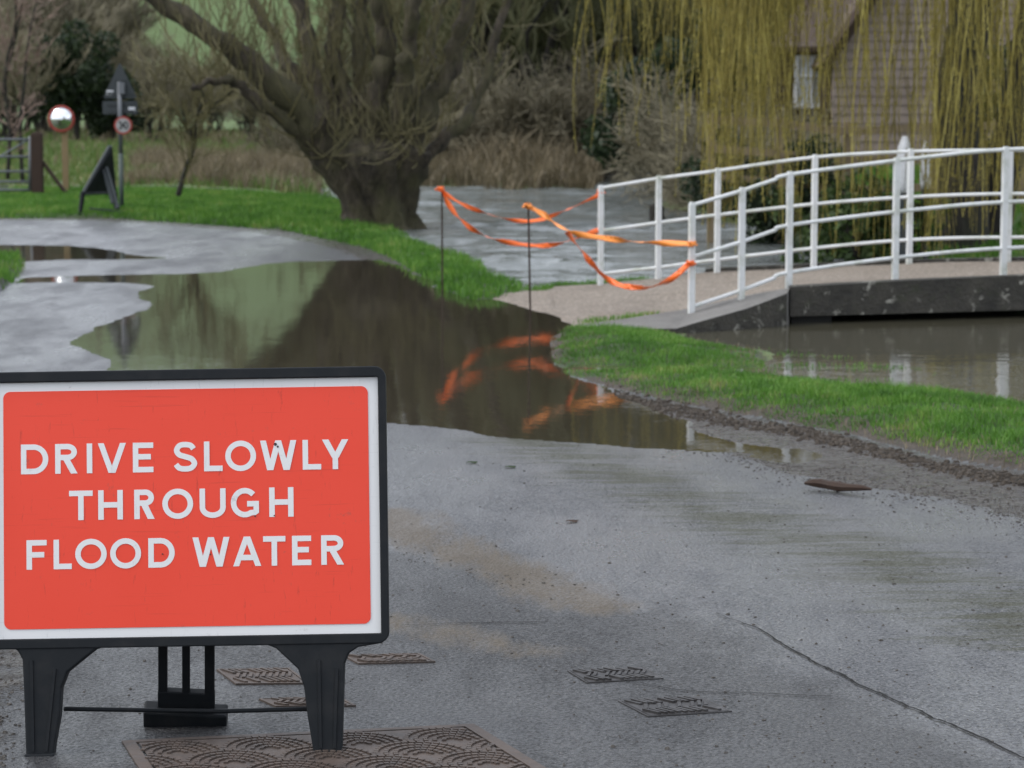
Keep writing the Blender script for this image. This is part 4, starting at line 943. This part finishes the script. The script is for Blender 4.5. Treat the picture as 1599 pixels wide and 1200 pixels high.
# leafy masses: evergreen, ivy
def leafy(name, rad, n, lsize, mat, label, cat, loc, trunk_r=.12, group=None):
    root = empty(name, loc); cs = []
    for _ in range(26):
        v = Vector((random.gauss(0, 1), random.gauss(0, 1), random.gauss(0, 1))).normalized() * random.uniform(.35, 1); cs.append(Vector((v.x * rad[0], v.y * rad[1], rad[2] + v.z * rad[2])))
    ci = RNG.integers(0, 26, n); C = np.array([tuple(cs[i]) for i in ci]); u = RNG.normal(0, 1, (n, 3)); u /= np.linalg.norm(u, axis=1)[:, None]
    C = C + u * (RNG.uniform(.3, 1, n) ** .5)[:, None] * min(rad) * .36; C[:, 2] = np.maximum(C[:, 2], .05)
    a = RNG.normal(0, 1, (n, 3)); a /= np.linalg.norm(a, axis=1)[:, None]; b = np.cross(a, RNG.normal(0, 1, (n, 3))); b /= np.linalg.norm(b, axis=1)[:, None]; s = (RNG.uniform(.6, 1.3, n) * lsize)[:, None]
    V = np.stack([C - a * s, C + b * s * .45, C + a * s, C - b * s * .45], 1).reshape(-1, 3)
    o = mk('crown', V, np.arange(n * 4).reshape(n, 4), M[mat], root); fattr(o, 'tint', np.repeat(RNG.uniform(0, 1, n), 4))
    q = MB(); q.tube([(0, 0, -.2), (.05, 0, rad[2] * .5), (-.05, .05, rad[2]), (0, 0, rad[2] * 1.7)], [trunk_r, trunk_r * .8, trunk_r * .6, trunk_r * .2], 7)
    for c in cs[::3]: q.tube([(0, 0, rad[2] * .4), tuple(c * .6 + Vector((0, 0, rad[2] * .15))), tuple(c)], [trunk_r * .4, trunk_r * .25, .01], 5)
    q.build('trunk', M['bark2'], root); tag(root, label, cat, group); return root
def gxy(px, Y): x = (px - 799.5) / F * Y; return (x, Y, float(surf([x], [Y])[0]))
leafy('evergreen_shrub', (1.9, 1.5, 2.0), 9000, .10, 'leaf', 'dark evergreen bush behind the round road mirror', 'bush', gxy(122, 88))
leafy('evergreen_shrub', (1.1, 1.0, 1.5), 4500, .10, 'leaf', 'smaller dark evergreen bush right behind the triangular road sign', 'bush', gxy(178, 90))
leafy('ivy_tree', (1.2, 1.0, 1.9), 7000, .07, 'ivy', 'ivy covered tree on the far bank above the white railing end', 'tree', gxy(900, 63))
leafy('ivy_tree', (.9, .9, 1.7), 6000, .06, 'leaf', 'dark ivy clad stump tree left of the weeping willow strands', 'tree', gxy(1090, 44))
leafy('laurel_hedge', (3.6, 1.2, 1.5), 12000, .08, 'leaf', 'dark hedge behind the timber fence under the weeping willow', 'hedge', gxy(1150, 47))
leafy('laurel_bush', (1.2, .9, .75), 5000, .05, 'leaf', 'dark low bush on the bank below the fence', 'bush', gxy(1215, 31.5))
leafy('laurel_bush', (1.0, .8, .6), 4000, .05, 'ivy', 'mid green low bush on the river bank right behind the bridge', 'bush', gxy(1330, 27.5))
leafy('laurel_bush', (1.6, .8, .9), 5000, .06, 'leaf', 'dark bush beside the barn at the right edge', 'bush', gxy(1600, 33))
# pollard willow
YW = 36.0; sw = F / YW
base = P(590, 352, .05); YW = base[1]
wroot = empty('pollard_willow', (base[0], YW, .05)); tag(wroot, 'big mossy pollarded willow leaning limbs over the far verge', 'tree')
def wp(px, py, dy=0): p = PY(px, py, YW + dy); return Vector((p[0] - base[0], p[1] - YW, p[2] - .05))
tk = MB(); tw = MB()
prof = [(592,372,68),(590,352,58),(590,335,54),(588,315,57),(585,295,65),(583,275,75),(582,255,84),(580,240,86),(578,228,70),(576,218,40)]
n = 28; b = 0
for i, (px, py, r) in enumerate(prof):
    c = wp(px, py)
    for k in range(n):
        a = 2 * math.pi * k / n; rr = r / F * YW * (1 + .13 * math.sin(a * 5 + i * .5) + .09 * math.sin(a * 9 + i) + .07 * math.sin(a * 14 + 2.1 * i) + .10 * (float(vnoise(a * 2, i * .8, 1.3, 2)))) * (1.25 if i == 0 else 1)
        tk.V.append((c.x + rr * math.cos(a), c.y + rr * .8 * math.sin(a), c.z + .03 * math.sin(a * 7 + i)))
for i in range(len(prof) - 1):
    for k in range(n): a_ = i * n + k; c_ = i * n + (k + 1) % n; tk.F.append((a_, c_, c_ + n, a_ + n))
tk.F.append(tuple((len(prof) - 1) * n + k for k in range(n)))
limbs = [([(545,285),(505,235),(472,175),(405,112),(335,60),(245,0),(150,-60),(40,-120)], 30, 7, -.6), ([(545,250),(512,170),(485,80),(462,0),(430,-120),(400,-260)], 19, 7, .5),
 ([(590,260),(590,160),(602,80),(592,0),(565,-140),(560,-300)], 22, 8, -.4), ([(560,260),(545,170),(520,90),(527,10),(545,-110),(520,-260)], 19, 7, .8),
 ([(630,265),(672,170),(708,90),(730,10),(765,-110),(800,-240)], 20, 8, 0), ([(612,260),(632,150),(640,60),(652,-30),(680,-170),(670,-300)], 16, 6, -.8),
 ([(520,280),(470,215),(415,165),(370,130),(340,125),(300,140)], 13, 4, -.9), ([(640,280),(685,225),(735,175),(765,100),(790,0),(840,-100)], 12, 5, .9),
 ([(535,265),(490,160),(440,80),(400,0),(350,-110)], 15, 6, .9), ([(600,250),(655,130),(675,60),(700,-20),(730,-140)], 13, 5, 1.2), ([(575,250),(565,150),(560,60),(575,-30),(600,-160),(620,-300)], 15, 6, 1.0)]
for pts, r0, r1, dy in limbs:
    n_ = len(pts); c = catmull([tuple(wp(x, y, dy * i / (n_ - 1) * 1.6)) for i, (x, y) in enumerate(pts)], 5); m = len(c)
    rs = [(r0 + (r1 - r0) * i / (m - 1)) / F * YW * random.uniform(.9, 1.12) for i in range(m)]; tk.tube([p + np.array([random.gauss(0, .025) for _ in range(3)]) for p in c], rs, 9)
    for i in range(3, m):
        for _ in range(2 if i % 2 else 1):
            p = Vector(c[i]); ax = Vector(c[i] - c[i - 1]).normalized(); d = (ax * .35 + jit(.6) + Vector((0, 0, .75))).normalized()
            grow(tw, p, d, random.uniform(.45, 1.3), random.uniform(.006, .017), 2, .16, .14, (1, 3), 6, .6, .0045, .55)
for _ in range(80):   # wiry shoots round the pollard head
    p = wp(random.uniform(500, 665), random.uniform(205, 265), random.choice([-1, -1, 1]) * .5); a = random.random() * 6.28
    d = Vector((math.cos(a) * .8, math.sin(a) * .6, random.uniform(-.1, .9))); grow(tw, p, d, random.uniform(.35, 1.1), random.uniform(.006, .014), 1, .14, .18, (1, 3), 7, .6, .0045, .8)
tk.build('trunk', M['bark'], wroot, smooth=True); tw.build('crown', M['tw_olive'], wroot)
# sapling left of the willow and pinkish twiggy tree at the left edge
def custom_tree(name, pxs, base_px, Y, label, tw_mat, rad, sprouts, ln, seed=0, cat='tree'):
    b0_ = gxy(base_px, Y); root = empty(name, b0_); tag(root, label, cat); tk = MB(); cr = MB()
    for pts in pxs:
        c = catmull([tuple(Vector(PY(x, y, Y)) - Vector(b0_)) for x, y in pts], 4); m = len(c); rs = [rad * (1 - .7 * i / m) for i in range(m)]; tk.tube(c, rs, 6)
        for i in range(2, m):
            for _ in range(sprouts):
                d = (Vector(c[i] - c[i - 1]).normalized() * .6 + jit(.6) + Vector((0, 0, .2))).normalized(); grow(cr, Vector(c[i]), d, random.uniform(.5, 1) * ln, rad * .3, 2, .08, .2, (2, 4), 5, .6, .006, .7)
    tk.build('trunk', M['bark2'], root, smooth=True); cr.build('crown', M[tw_mat], root); return root
custom_tree('sapling', [[(278,306),(290,265),(304,225),(306,185),(318,150),(300,125)], [(304,220),(285,190),(270,165)], [(306,180),(335,165),(365,140)]], 278, 40.5, 'crooked thin sapling standing in dead brambles left of the willow', 'tw_olive', .045, 2, .9)
custom_tree('pink_twigged_tree', [[(12,280),(15,200),(8,130),(22,70),(35,0),(40,-80)], [(35,282),(32,200),(38,130),(45,60),(60,-10)], [(5,150),(12,90),(25,30),(18,-60)]], 20, 47, 'slender tree with pinkish twigs at the left edge behind the gate', 'tw_red', .04, 1, .8)

# weeping willow
bx, by, bz = gxy(1500, 28.5)
ww = empty('weeping_willow', (bx, by, bz)); tag(ww, 'weeping willow with long yellow hanging twigs over the bridge', 'tree')
tk = MB(); st = MB()
tk.tube(catmull([(0, 0, -.3), (.02, 0, .6), (-.05, .05, 1.6), (.1, 0, 2.8), (.2, .1, 4.2)], 5), [.36, .33, .31, .3, .29, .28, .27, .27, .26, .26, .25, .25, .24, .24, .23, .22, .22, .21, .2, .2, .2], 12)
tk.tube(catmull([(.35, .3, -.3), (.55, .3, 1), (.8, .3, 2.5), (1.2, .4, 4.5)], 5), [.2] * 6 + [.17] * 10, 10)
ends = []
for i in range(34):
    a = i * 2.4; rr = random.uniform(1.2, 5.2); zt = random.uniform(3.6, 6.2) - rr * .18
    e = Vector((rr * math.cos(a), rr * math.sin(a) * .75, zt)); s = Vector((.1, 0, random.uniform(2.5, 4)))
    mid = s.lerp(e, .5) + Vector((0, 0, 1.0)); c = catmull([tuple(s), tuple(mid), tuple(e)], 6); tk.tube(c, [.11 - .007 * j for j in range(len(c))], 6); ends.append(e)
tk.build('trunk', M['bark2'], ww, smooth=True)
SV, SF, ST = [], [], []
def strand(x, y, z0, z1, r):
    n = 9; ph = random.random() * 6; sw_ = random.uniform(.02, .15); t_ = random.random(); b = len(SV); dx = random.gauss(0, .17); dy = random.gauss(0, .17)
    for i in range(n):
        f = i / (n - 1); z = z0 + (z1 - z0) * f; X_ = x + dx * f + sw_ * math.sin(ph + f * 5) ; Y_ = y + dy * f + sw_ * math.cos(ph * 1.3 + f * 4)
        rr = r * (1 - .55 * f)
        for k in range(3): a = k * 2.094 + ph; SV.append((X_ + rr * math.cos(a), Y_ + rr * math.sin(a), z)); ST.append(t_)
    for i in range(n - 1):
        for k in range(3): a = b + i * 3 + k; c = b + i * 3 + (k + 1) % 3; SF.append((a, c, c + 3, a + 3))
    # catkin buds
    for _ in range(int(abs(z0 - z1) * 9)):
        f = random.random(); z = z0 + (z1 - z0) * f; X_ = x + dx * f + sw_ * math.sin(ph + f * 5); Y_ = y + dy * f + sw_ * math.cos(ph * 1.3 + f * 4); a = random.random() * 6.28; l_ = random.uniform(.02, .045); b = len(SV)
        SV.extend([(X_, Y_, z), (X_ + math.cos(a) * l_ * .6 - .004, Y_ + math.sin(a) * l_ * .6, z - l_ * .8), (X_ + math.cos(a) * l_ * .6 + .006, Y_ + math.sin(a) * l_ * .6, z - l_ * .9), (X_, Y_, z - l_ * .5)]); ST.extend([t_] * 4); SF.append((b, b + 1, b + 2, b + 3))
# clumps: (photo x, distance, half width px, lowest photo y, count)
clumps = [(945,30,12,170,14),(960,30.5,14,110,8),(985,31,14,190,6),(1020,29,20,150,9),(1060,31,22,170,12),(1098,28,10,265,14),(1122,27.5,10,300,30),(1148,28,14,240,24),(1170,27,10,330,18),(1200,29,18,200,40),(1225,27.5,14,300,30),(1240,29,18,45,30),(1262,30,22,35,20),(1282,29,12,200,20),(1300,26.8,8,385,10),(1330,26.8,8,400,8),(1350,26.5,10,330,10),(1365,27.5,12,200,14),(1385,26.8,7,395,7),(1408,27,9,310,9),(1440,27,9,380,10),(1460,26.4,7,395,18),(1474,26.6,8,330,24),(1490,27,10,260,14),(1520,26.2,12,330,20),(1548,26.5,12,300,22),(1570,26.8,12,260,20),(1595,26.3,14,330,20),(1625,27,14,300,20),(1225,33,40,30,35),(1170,28,40,120,50),(1130,29,50,60,50),(1060,30,60,40,36),(1130,33,50,70,30),(1420,32,80,10,8),(1190,26.8,6,350,8),(1135,27,6,345,10),(1270,27,8,390,8),(1425,29.5,40,330,6),(1190,32.5,40,345,20),(1140,32.2,30,310,16),(1540,29.5,50,320,30)]
for px, Y, hw, ylow, cnt in clumps:
    for _ in range(cnt):
        p = PY(px + random.gauss(0, hw * .55), 100, Y + random.gauss(0, .35)); zl = PY(px, ylow + random.gauss(-8, 40), Y)[2]
        strand(p[0] - bx, p[1] - by, random.uniform(3.6, 6.0) - bz, max(.12, zl) - bz, random.choice([.0045, .006, .0075, .010]))
for _ in range(230):    # the rest of the canopy, all round
    a = random.random() * 6.28; rr = random.uniform(1.5, 5.4); x, y = rr * math.cos(a), rr * math.sin(a) * .75
    px = (x + bx) / (y + by) * F + 799.5
    if y < 0 or px < 900 or (1228 < px < 1475 and random.random() < .72): continue
    strand(x, y, random.uniform(3.5, 5.6), random.uniform(1.4, 3.0), random.uniform(.005, .008))
o = mk('hanging_twigs', SV, SF, M['strand'], ww); fattr(o, 'tint', ST)

# ------------------------------------------------------------ barn, fence, garden bits on the right
YBn = 42.0
def bpz(px, py): p = PY(px, py, YBn); return p[0], p[2]
x0, _ = bpz(1300, 100); x1 = 14.5; zE = bpz(1290, 70)[1]; zb_ = .3
barn = empty('barn', (x0, YBn, zb_)); tag(barn, 'weatherboarded barn with a steep roof behind the weeping willow', 'barn')
q = MB(); bh = .148; z = 0; slope = 70 / 38.0; xm = (x1 - x0) / 2
i = 0
while z < 6.5:
    xl_ = 0 if z + zb_ < zE else (z + zb_ - zE) / slope; xr_ = (x1 - x0) - xl_
    if xr_ - xl_ < .3: break
    q.add([(xl_, -.030, z), (xr_, -.030, z), (xr_, -.008, z + bh), (xl_, -.008, z + bh), (xl_, .12, z), (xr_, .12, z), (xr_, .12, z + bh), (xl_, .12, z + bh)], [(0, 1, 2, 3), (0, 4, 5, 1), (0, 3, 7, 4), (1, 5, 6, 2), (3, 2, 6, 7), (4, 7, 6, 5)])
    z += bh; i += 1
q.build('gable_wall', M['board'], barn)
for xx in (-.02, x1 - x0 + .02): q = MB(); q.box((xx, 6, (zE - zb_) / 2), (.12, 11.8, zE - zb_)); q.build('side_wall', M['wood_dk'], barn)
rise = 6.5
q = MB(); tx = xm; tz = (zE - zb_) + min(rise, xm * slope)
q.add([(-.25, -.35, zE - zb_ - .35), (-.25, 12, zE - zb_ - .35), (tx, 12, tz), (tx, -.35, tz), (-.12, -.35, zE - zb_ - .42), (-.12, 12, zE - zb_ - .42), (tx, 12, tz - .2), (tx, -.35, tz - .2)], [(0, 3, 2, 1), (4, 5, 6, 7), (0, 4, 7, 3), (1, 2, 6, 5), (0, 1, 5, 4)])
w_ = x1 - x0
q.add([(w_ + .25, -.35, zE - zb_ - .35), (w_ + .25, 12, zE - zb_ - .35), (tx, 12, tz), (tx, -.35, tz), (w_ + .12, -.35, zE - zb_ - .42), (w_ + .12, 12, zE - zb_ - .42), (tx, 12, tz - .2), (tx, -.35, tz - .2)], [(0, 1, 2, 3), (4, 7, 6, 5), (0, 3, 7, 4), (1, 5, 6, 2), (0, 4, 5, 1)])
q.build('roof', M['roof'], barn)
q = MB(); q.tube([(-.2, -.40, zE - zb_ - .30), (tx, -.40, tz + .05)], .09, 4); q.build('barge_board', M['wood_dk'], barn)
# lean-to with a white window left of the barn corner
lx0, lx1 = PY(1205, 100, 43)[0], x0 - .1; lt = empty('lean_to_shed', (lx0, 43, .3)); tag(lt, 'dark shed with one white window beside the barn corner', 'shed')
zt = PY(1240, 78, 43)[2] - .3
q = MB(); q.box(((lx1 - lx0) / 2, .8, zt / 2), (lx1 - lx0, 1.5, zt)); q.build('wall', M['wood_dk'], lt)
q = MB(); q.box(((lx1 - lx0) / 2, .7, zt + .06), (lx1 - lx0 + .2, 1.9, .10), Matrix.Rotation(.06, 3, 'X')); q.build('roof', M['roof'], lt, bevel=.01)
a, b = PY(1243, 90, 43), PY(1291, 166, 43); wx, wz = (a[0] + b[0]) / 2 - lx0, (a[2] + b[2]) / 2 - .3; ww_, wh = b[0] - a[0], a[2] - b[2]
q = MB(); q.box((wx, .03, wz), (ww_ * .96, .02, wh * .96)); pn = q
fr = MB()
for dx, w1, h1 in ((-ww_ / 2, .07, wh), (ww_ / 2, .07, wh), (0, .035, wh - .07)): fr.box((wx + dx, .0, wz), (w1, .07, h1))
for dz in (-wh / 2, wh / 2): fr.box((wx, .0, wz + dz), (ww_ + .07, .075, .07))
fr.box((wx, .005, wz + .1), (ww_ - .07, .05, .03)); fo = fr.build('window', M['signwhite'], lt); pn.build('pane', M['glass'], fo)
def fence(segs, Y, postpx, label):
    x_ = (postpx[0] - 799.5) / F * Y; root = empty('timber_fence', (x_, Y, .3)); tag(root, label, 'fence', None)
    o_ = Vector((x_, Y, .3))
    for pts in segs:
        q = MB(); P3 = [Vector(PY(x, y, Y)) - o_ for x, y in pts]
        for a, b in zip(P3[:-1], P3[1:]): bar2(a, b, .035, .095, q)
        q.build('rail', M['wood'], root)
    for px in postpx:
        p = PY(px, 178 + (px - 1110) * .06, Y); z0 = gz1(p[0], Y) - .2; q = MB(); q.box((p[0] - x_, .06, (p[2] + z0) / 2 - .3), (.09, .09, p[2] - z0)); q.build('post', M['wood'], root)
def bar2(a, b, d, h, q):
    ax = (b - a).normalized(); up = Vector((0, 0, 1)); up = (up - ax * up.dot(ax)).normalized(); sd = ax.cross(up)
    vs = [p + sd * s * d / 2 + up * t * h / 2 for p in (a, b) for s in (-1, 1) for t in (-1, 1)]
    q.add(vs, [(0, 1, 3, 2), (4, 6, 7, 5), (0, 4, 5, 1), (2, 3, 7, 6), (0, 2, 6, 4), (1, 5, 7, 3)])
fence([[(1108, 187), (1215, 193), (1324, 206), (1460, 198), (1640, 196)], [(1108, 232), (1215, 240), (1324, 252), (1460, 246), (1640, 244)], [(1108, 277), (1215, 285), (1324, 298), (1460, 292), (1640, 290)]], 31.2, [1112, 1218, 1324, 1462, 1600], 'brown three rail timber fence behind the bridge, in front of the barn')
# pale garden ornaments: small white capped green posts
def gpost(px, ytop, ybot, Y, w, label):
    a, b = PY(px, ytop, Y), PY(px, ybot, Y); g0 = gz1(a[0], Y); root = empty('marker_post', (a[0], Y, g0)); hz = a[2] - g0
    q = MB(); q.tube([(0, 0, -.1), (0, 0, hz * .62)], w * .9, 10); q.build('post', M['signgrey'], root, smooth=False)
    q = MB(); q.tube([(0, 0, hz * .62), (0, 0, hz * .66), (0, 0, hz * .8), (0, 0, hz * .93), (0, 0, hz)], [w, w * 1.25, w * 1.25, w * .95, w * .35], 12); q.build('cap', M['signwhite'], root, smooth=True)
    tag(root, label, 'post', None)
gpost(1413, 213, 285, 26.9, .075, 'white capped garden post behind the bridge, larger of two')
gpost(1446, 221, 275, 27.6, .045, 'white capped garden post behind the bridge, smaller of two')
# mossy stump in the river
p = P(1026, 346, 0); q = MB(); q.tube([(0, 0, -.2), (.01, 0, .0), (-.01, .01, .12), (0, 0, .22), (.01, 0, .24)], [.13, .12, .105, .11, .05], 9); o = q.build('tree_stump', M['bark2'], loc=p, smooth=True); tag(o, 'dark mossy stump standing in the river left of the bridge', 'stump')
# ------------------------------------------------------------ gate, mirror, road signs on the left
YG = PY(57, 303, 1)[1]; g3 = P(57, 303, .1); YG = g3[1]
gate = empty('field_gate', (PY(-90, 300, YG)[0], YG, .1)); go_ = Vector(gate.location); tag(gate, 'grey metal five bar field gate at the left edge', 'gate')
q = MB()
for yy in (218, 245, 268, 284, 297):
    a, b = Vector(PY(-90, yy, YG)) - go_, Vector(PY(47, yy, YG)) - go_; q.tube([a, b], .022, 6)
q.build('bars', M['steel'], gate, smooth=True)
for px in (-90, 47): q = MB(); q.tube([Vector(PY(px, 213, YG)) - go_, Vector(PY(px, 299, YG)) - go_], .03, 6); q.build('upright', M['steel'], gate, smooth=True)
q = MB(); q.tube([Vector(PY(-90, 297, YG)) - go_, Vector(PY(45, 218, YG)) - go_ + Vector((0, .03, 0))], .016, 6); q.build('brace', M['steel'], gate)
a, b = PY(57, 209, YG), PY(57, 303, YG); hp = a[2] - b[2] + .1; q = MB(); q.box((0, 0, hp / 2 - .1), (.19, .17, hp)); q.box((0, 0, hp - .09), (.15, .13, .03)); gp = empty('gate_post', (a[0], YG + .02, b[2])); q.build('post', M['wood_dk'], gp, bevel=.012); tag(gp, 'stout dark wooden gatepost with a slanting strut', 'gatepost')
q = MB(); q.tube([Vector(PY(66, 252, YG)) - Vector(gp.location), Vector(PY(103, 302, YG)) - Vector(gp.location)], .035, 5); q.build('strut', M['wood_dk'], gp)
# convex mirror
pb = P(103, 300, .1); Ym = pb[1]; mr = empty('road_mirror', (pb[0], Ym, .08)); tag(mr, 'round convex road mirror with an orange red rim on a wooden post', 'mirror')
mo = Vector(mr.location); c = Vector(PY(96, 186, Ym - .12)) - mo; rad = 20.5 / F * Ym
q = MB(); tp = Vector(PY(102, 168, Ym)) - mo; q.box((0, 0, tp.z / 2 - .1), (.10, .10, tp.z + .2)); q.build('post', M['wood_tan'], mr)
def disc(q, c, r, y, bulge=0, n=28, rings=6, ey=1):
    b = len(q.V); q.V.append((c.x, y - bulge, c.z))
    for i in range(1, rings + 1):
        rr = r * i / rings
        for k in range(n): a = 6.2832 * k / n; q.V.append((c.x + rr * math.cos(a), y - bulge * (1 - (i / rings) ** 2), c.z + rr * math.sin(a)))
    for k in range(n): q.F.append((b, b + 1 + (k + 1) % n, b + 1 + k))
    for i in range(rings - 1):
        for k in range(n): a_ = b + 1 + i * n + k; c_ = b + 1 + i * n + (k + 1) % n; q.F.append((a_, c_, c_ + n, a_ + n))
q = MB(); disc(q, c, rad * .86, c.y - .02, .11); q.build('mirror_face', M['mirror'], mr, smooth=True)
q = MB(); pts = [(c.x + rad * .93 * math.cos(a), c.y - .015, c.z + rad * .93 * math.sin(a)) for a in np.linspace(0, 6.2832, 33)]; q.tube(pts, rad * .085, 8, cap=False); q.build('rim', M['signred'], mr, smooth=True)
q = MB(); q.tube([(c.x, c.y + .005, c.z), (c.x, c.y + .05, c.z)], [rad * .9, rad * .35], 24); q.build('back_shell', M['signgrey'], mr, smooth=True)
q = MB(); q.box(((c.x) / 2, c.y / 2 + .02, c.z), (.06, .12, .05)); q.build('bracket', M['steel'], mr)
# pole with triangular sign seen from behind and a 30 roundel
pb = P(190, 326, .1); Yp = pb[1]; sp = empty('road_sign_post', (pb[0], Yp, .08)); so_ = Vector(sp.location); tag(sp, 'pole carrying the grey back of a triangular road sign above a small 30 roundel', 'road sign')
def sl(x, y, dy=0): return Vector(PY(x, y, Yp + dy)) - so_
q = MB(); q.tube([(0, 0, -.2), (0, 0, sl(190, 240).z)], .038, 10); q.build('pole', simple('green_pole', (.045, .065, .055), .5), sp, smooth=True)
q = MB(); q.tube([(0, 0, sl(190, 240).z), (0, 0, sl(190, 128).z)], .034, 10); q.build('upper_pole', M['steel'], sp, smooth=True)
tri = [sl(187, 97, .06), sl(161, 154, .06), sl(215, 154, .06)]
def rounded(poly2, r):
    out = []
    for i in range(len(poly2)):
        p = np.array(poly2[i]); a = np.array(poly2[i - 1]) - p; c = np.array(poly2[(i + 1) % len(poly2)]) - p; a = a / np.linalg.norm(a); c = c / np.linalg.norm(c)
        for t in np.linspace(0, 1, 5): v = (p + a * r * (1 - t) ** 1 * 1 + c * r * t); out.append(tuple(p + a * r * (1 - t) ** 2 + c * r * t ** 2))
    return out
q = MB(); q.prism(rounded([(v.x, v.z) for v in (tri[0], tri[1], tri[2])], .05), .045, .052); q.build('triangular_plate', M['signgrey'], sp)
a, b = sl(159, 158), sl(214, 179); q = MB(); q.prism(rounded([(a.x, a.z), (a.x, b.z), (b.x, b.z), (b.x, a.z)], .03), .045, .052); q.build('supplementary_plate', M['signgrey'], sp)
q = MB()
for yy in (125, 146, 163, 174): v = sl(188, yy); q.box((v.x, .038, v.z), ((sl(205, 0).x - sl(172, 0).x) * (.55 if yy == 125 else 1.3), .02, .035))
q.build('channel', M['signgrey'], sp)
for (xx, yy) in ((171, 145), (205, 171)): q = MB(); v = sl(xx, yy); q.box((v.x, .041, v.z), (.10, .004, .07)); q.build('sticker', M['signwhite'], sp)
q = MB(); v = sl(190, 138); q.box((v.x, .0, v.z), (.085, .082, .17)); q.build('clamp', M['steel'], sp)
rc = sl(193, 196); 
q = MB(); q.tube([(rc.x, -.052, rc.z), (rc.x, -.046, rc.z)], .135, 28); rd_ = q.build('roundel', M['signred'], sp)
q = MB(); q.tube([(rc.x, -.055, rc.z), (rc.x, -.0525, rc.z)], .107, 28); q.build('white_disc', M['dullwhite'], rd_)
def digit(ch, w, h):
    if ch == '0': return [arc(w / 2, h / 2, w / 2, h / 2, 90, 450, 20)]
    return [arc(w * .45, h * .74, w * .45, h * .25, 140, -80, 12), arc(w * .45, h * .26, w * .52, h * .27, 80, -140, 12)]
q = MB()
for ch, xo in (('3', -.072), ('0', .014)):
    for i_, st_ in enumerate(digit(ch, .055, .10)): stroke(q, [(rc.x + xo + a, rc.z - .05 + b) for a, b in st_], .020, -.0565 - .0005 * i_)
q.build('numerals', M['signblack'], rd_)
q = MB(); q.box((rc.x, -.04, rc.z), (.07, .03, .03)); q.build('bracket', M['steel'], sp)
# temporary triangular sign seen from behind and the side
pb = P(160, 334, .08); Yt = pb[1]; ts = empty('temporary_sign', (pb[0], Yt, .06), (0, 0, 0)); to = Vector(ts.location); tag(ts, 'dark folding triangular road works sign seen side on from behind on the grass', 'road sign')
def tl(x, y, dy=0): return Vector(PY(x, y, Yt + dy)) - to
ap_, blf, brt = tl(171, 231, .18), tl(131, 303, -.28), tl(180, 301, .52)
def plate3(q, pts, th):
    n_ = (pts[1] - pts[0]).cross(pts[2] - pts[0]).normalized() * th / 2; k = len(pts)
    q.add([p - n_ for p in pts] + [p + n_ for p in pts], [tuple(range(k)), tuple(reversed(range(k, 2 * k)))] + [(i, (i + 1) % k, (i + 1) % k + k, i + k) for i in range(k)])
q = MB(); plate3(q, [ap_, tl(176, 233, .2), brt, blf, tl(128, 300, -.3)], .022); q.build('board', M['plastic'], ts)
q = MB(); 
for a, b in ((ap_ + Vector((0, 0, .02)), tl(129, 303, -.3)), (ap_ + Vector((.02, 0, .02)), brt), (tl(129, 303, -.3), brt)): q.tube([a, b], .026, 5)
q.build('frame', M['signgrey'], ts)
for a, b in ((tl(130, 300, -.3), tl(125, 336, -.34)), (brt, Vector((brt.x + .02, brt.y, -.02)))): q = MB(); q.tube([a, b], [.042, .032], 5); q.build('leg', M['plastic'], ts)
q = MB(); q.tube([tl(166, 262, .1), tl(184, 326, -.2)], [.03, .035], 5); q.tube([tl(160, 262, .1), tl(176, 318, -.2)], [.02, .025], 5); q.build('rear_stay', M['signgrey'], ts)
q = MB(); q.tube([tl(140, 326, -.3), tl(195, 331, -.1)], .014, 5); q.build('foot_bar', M['signgrey'], ts)
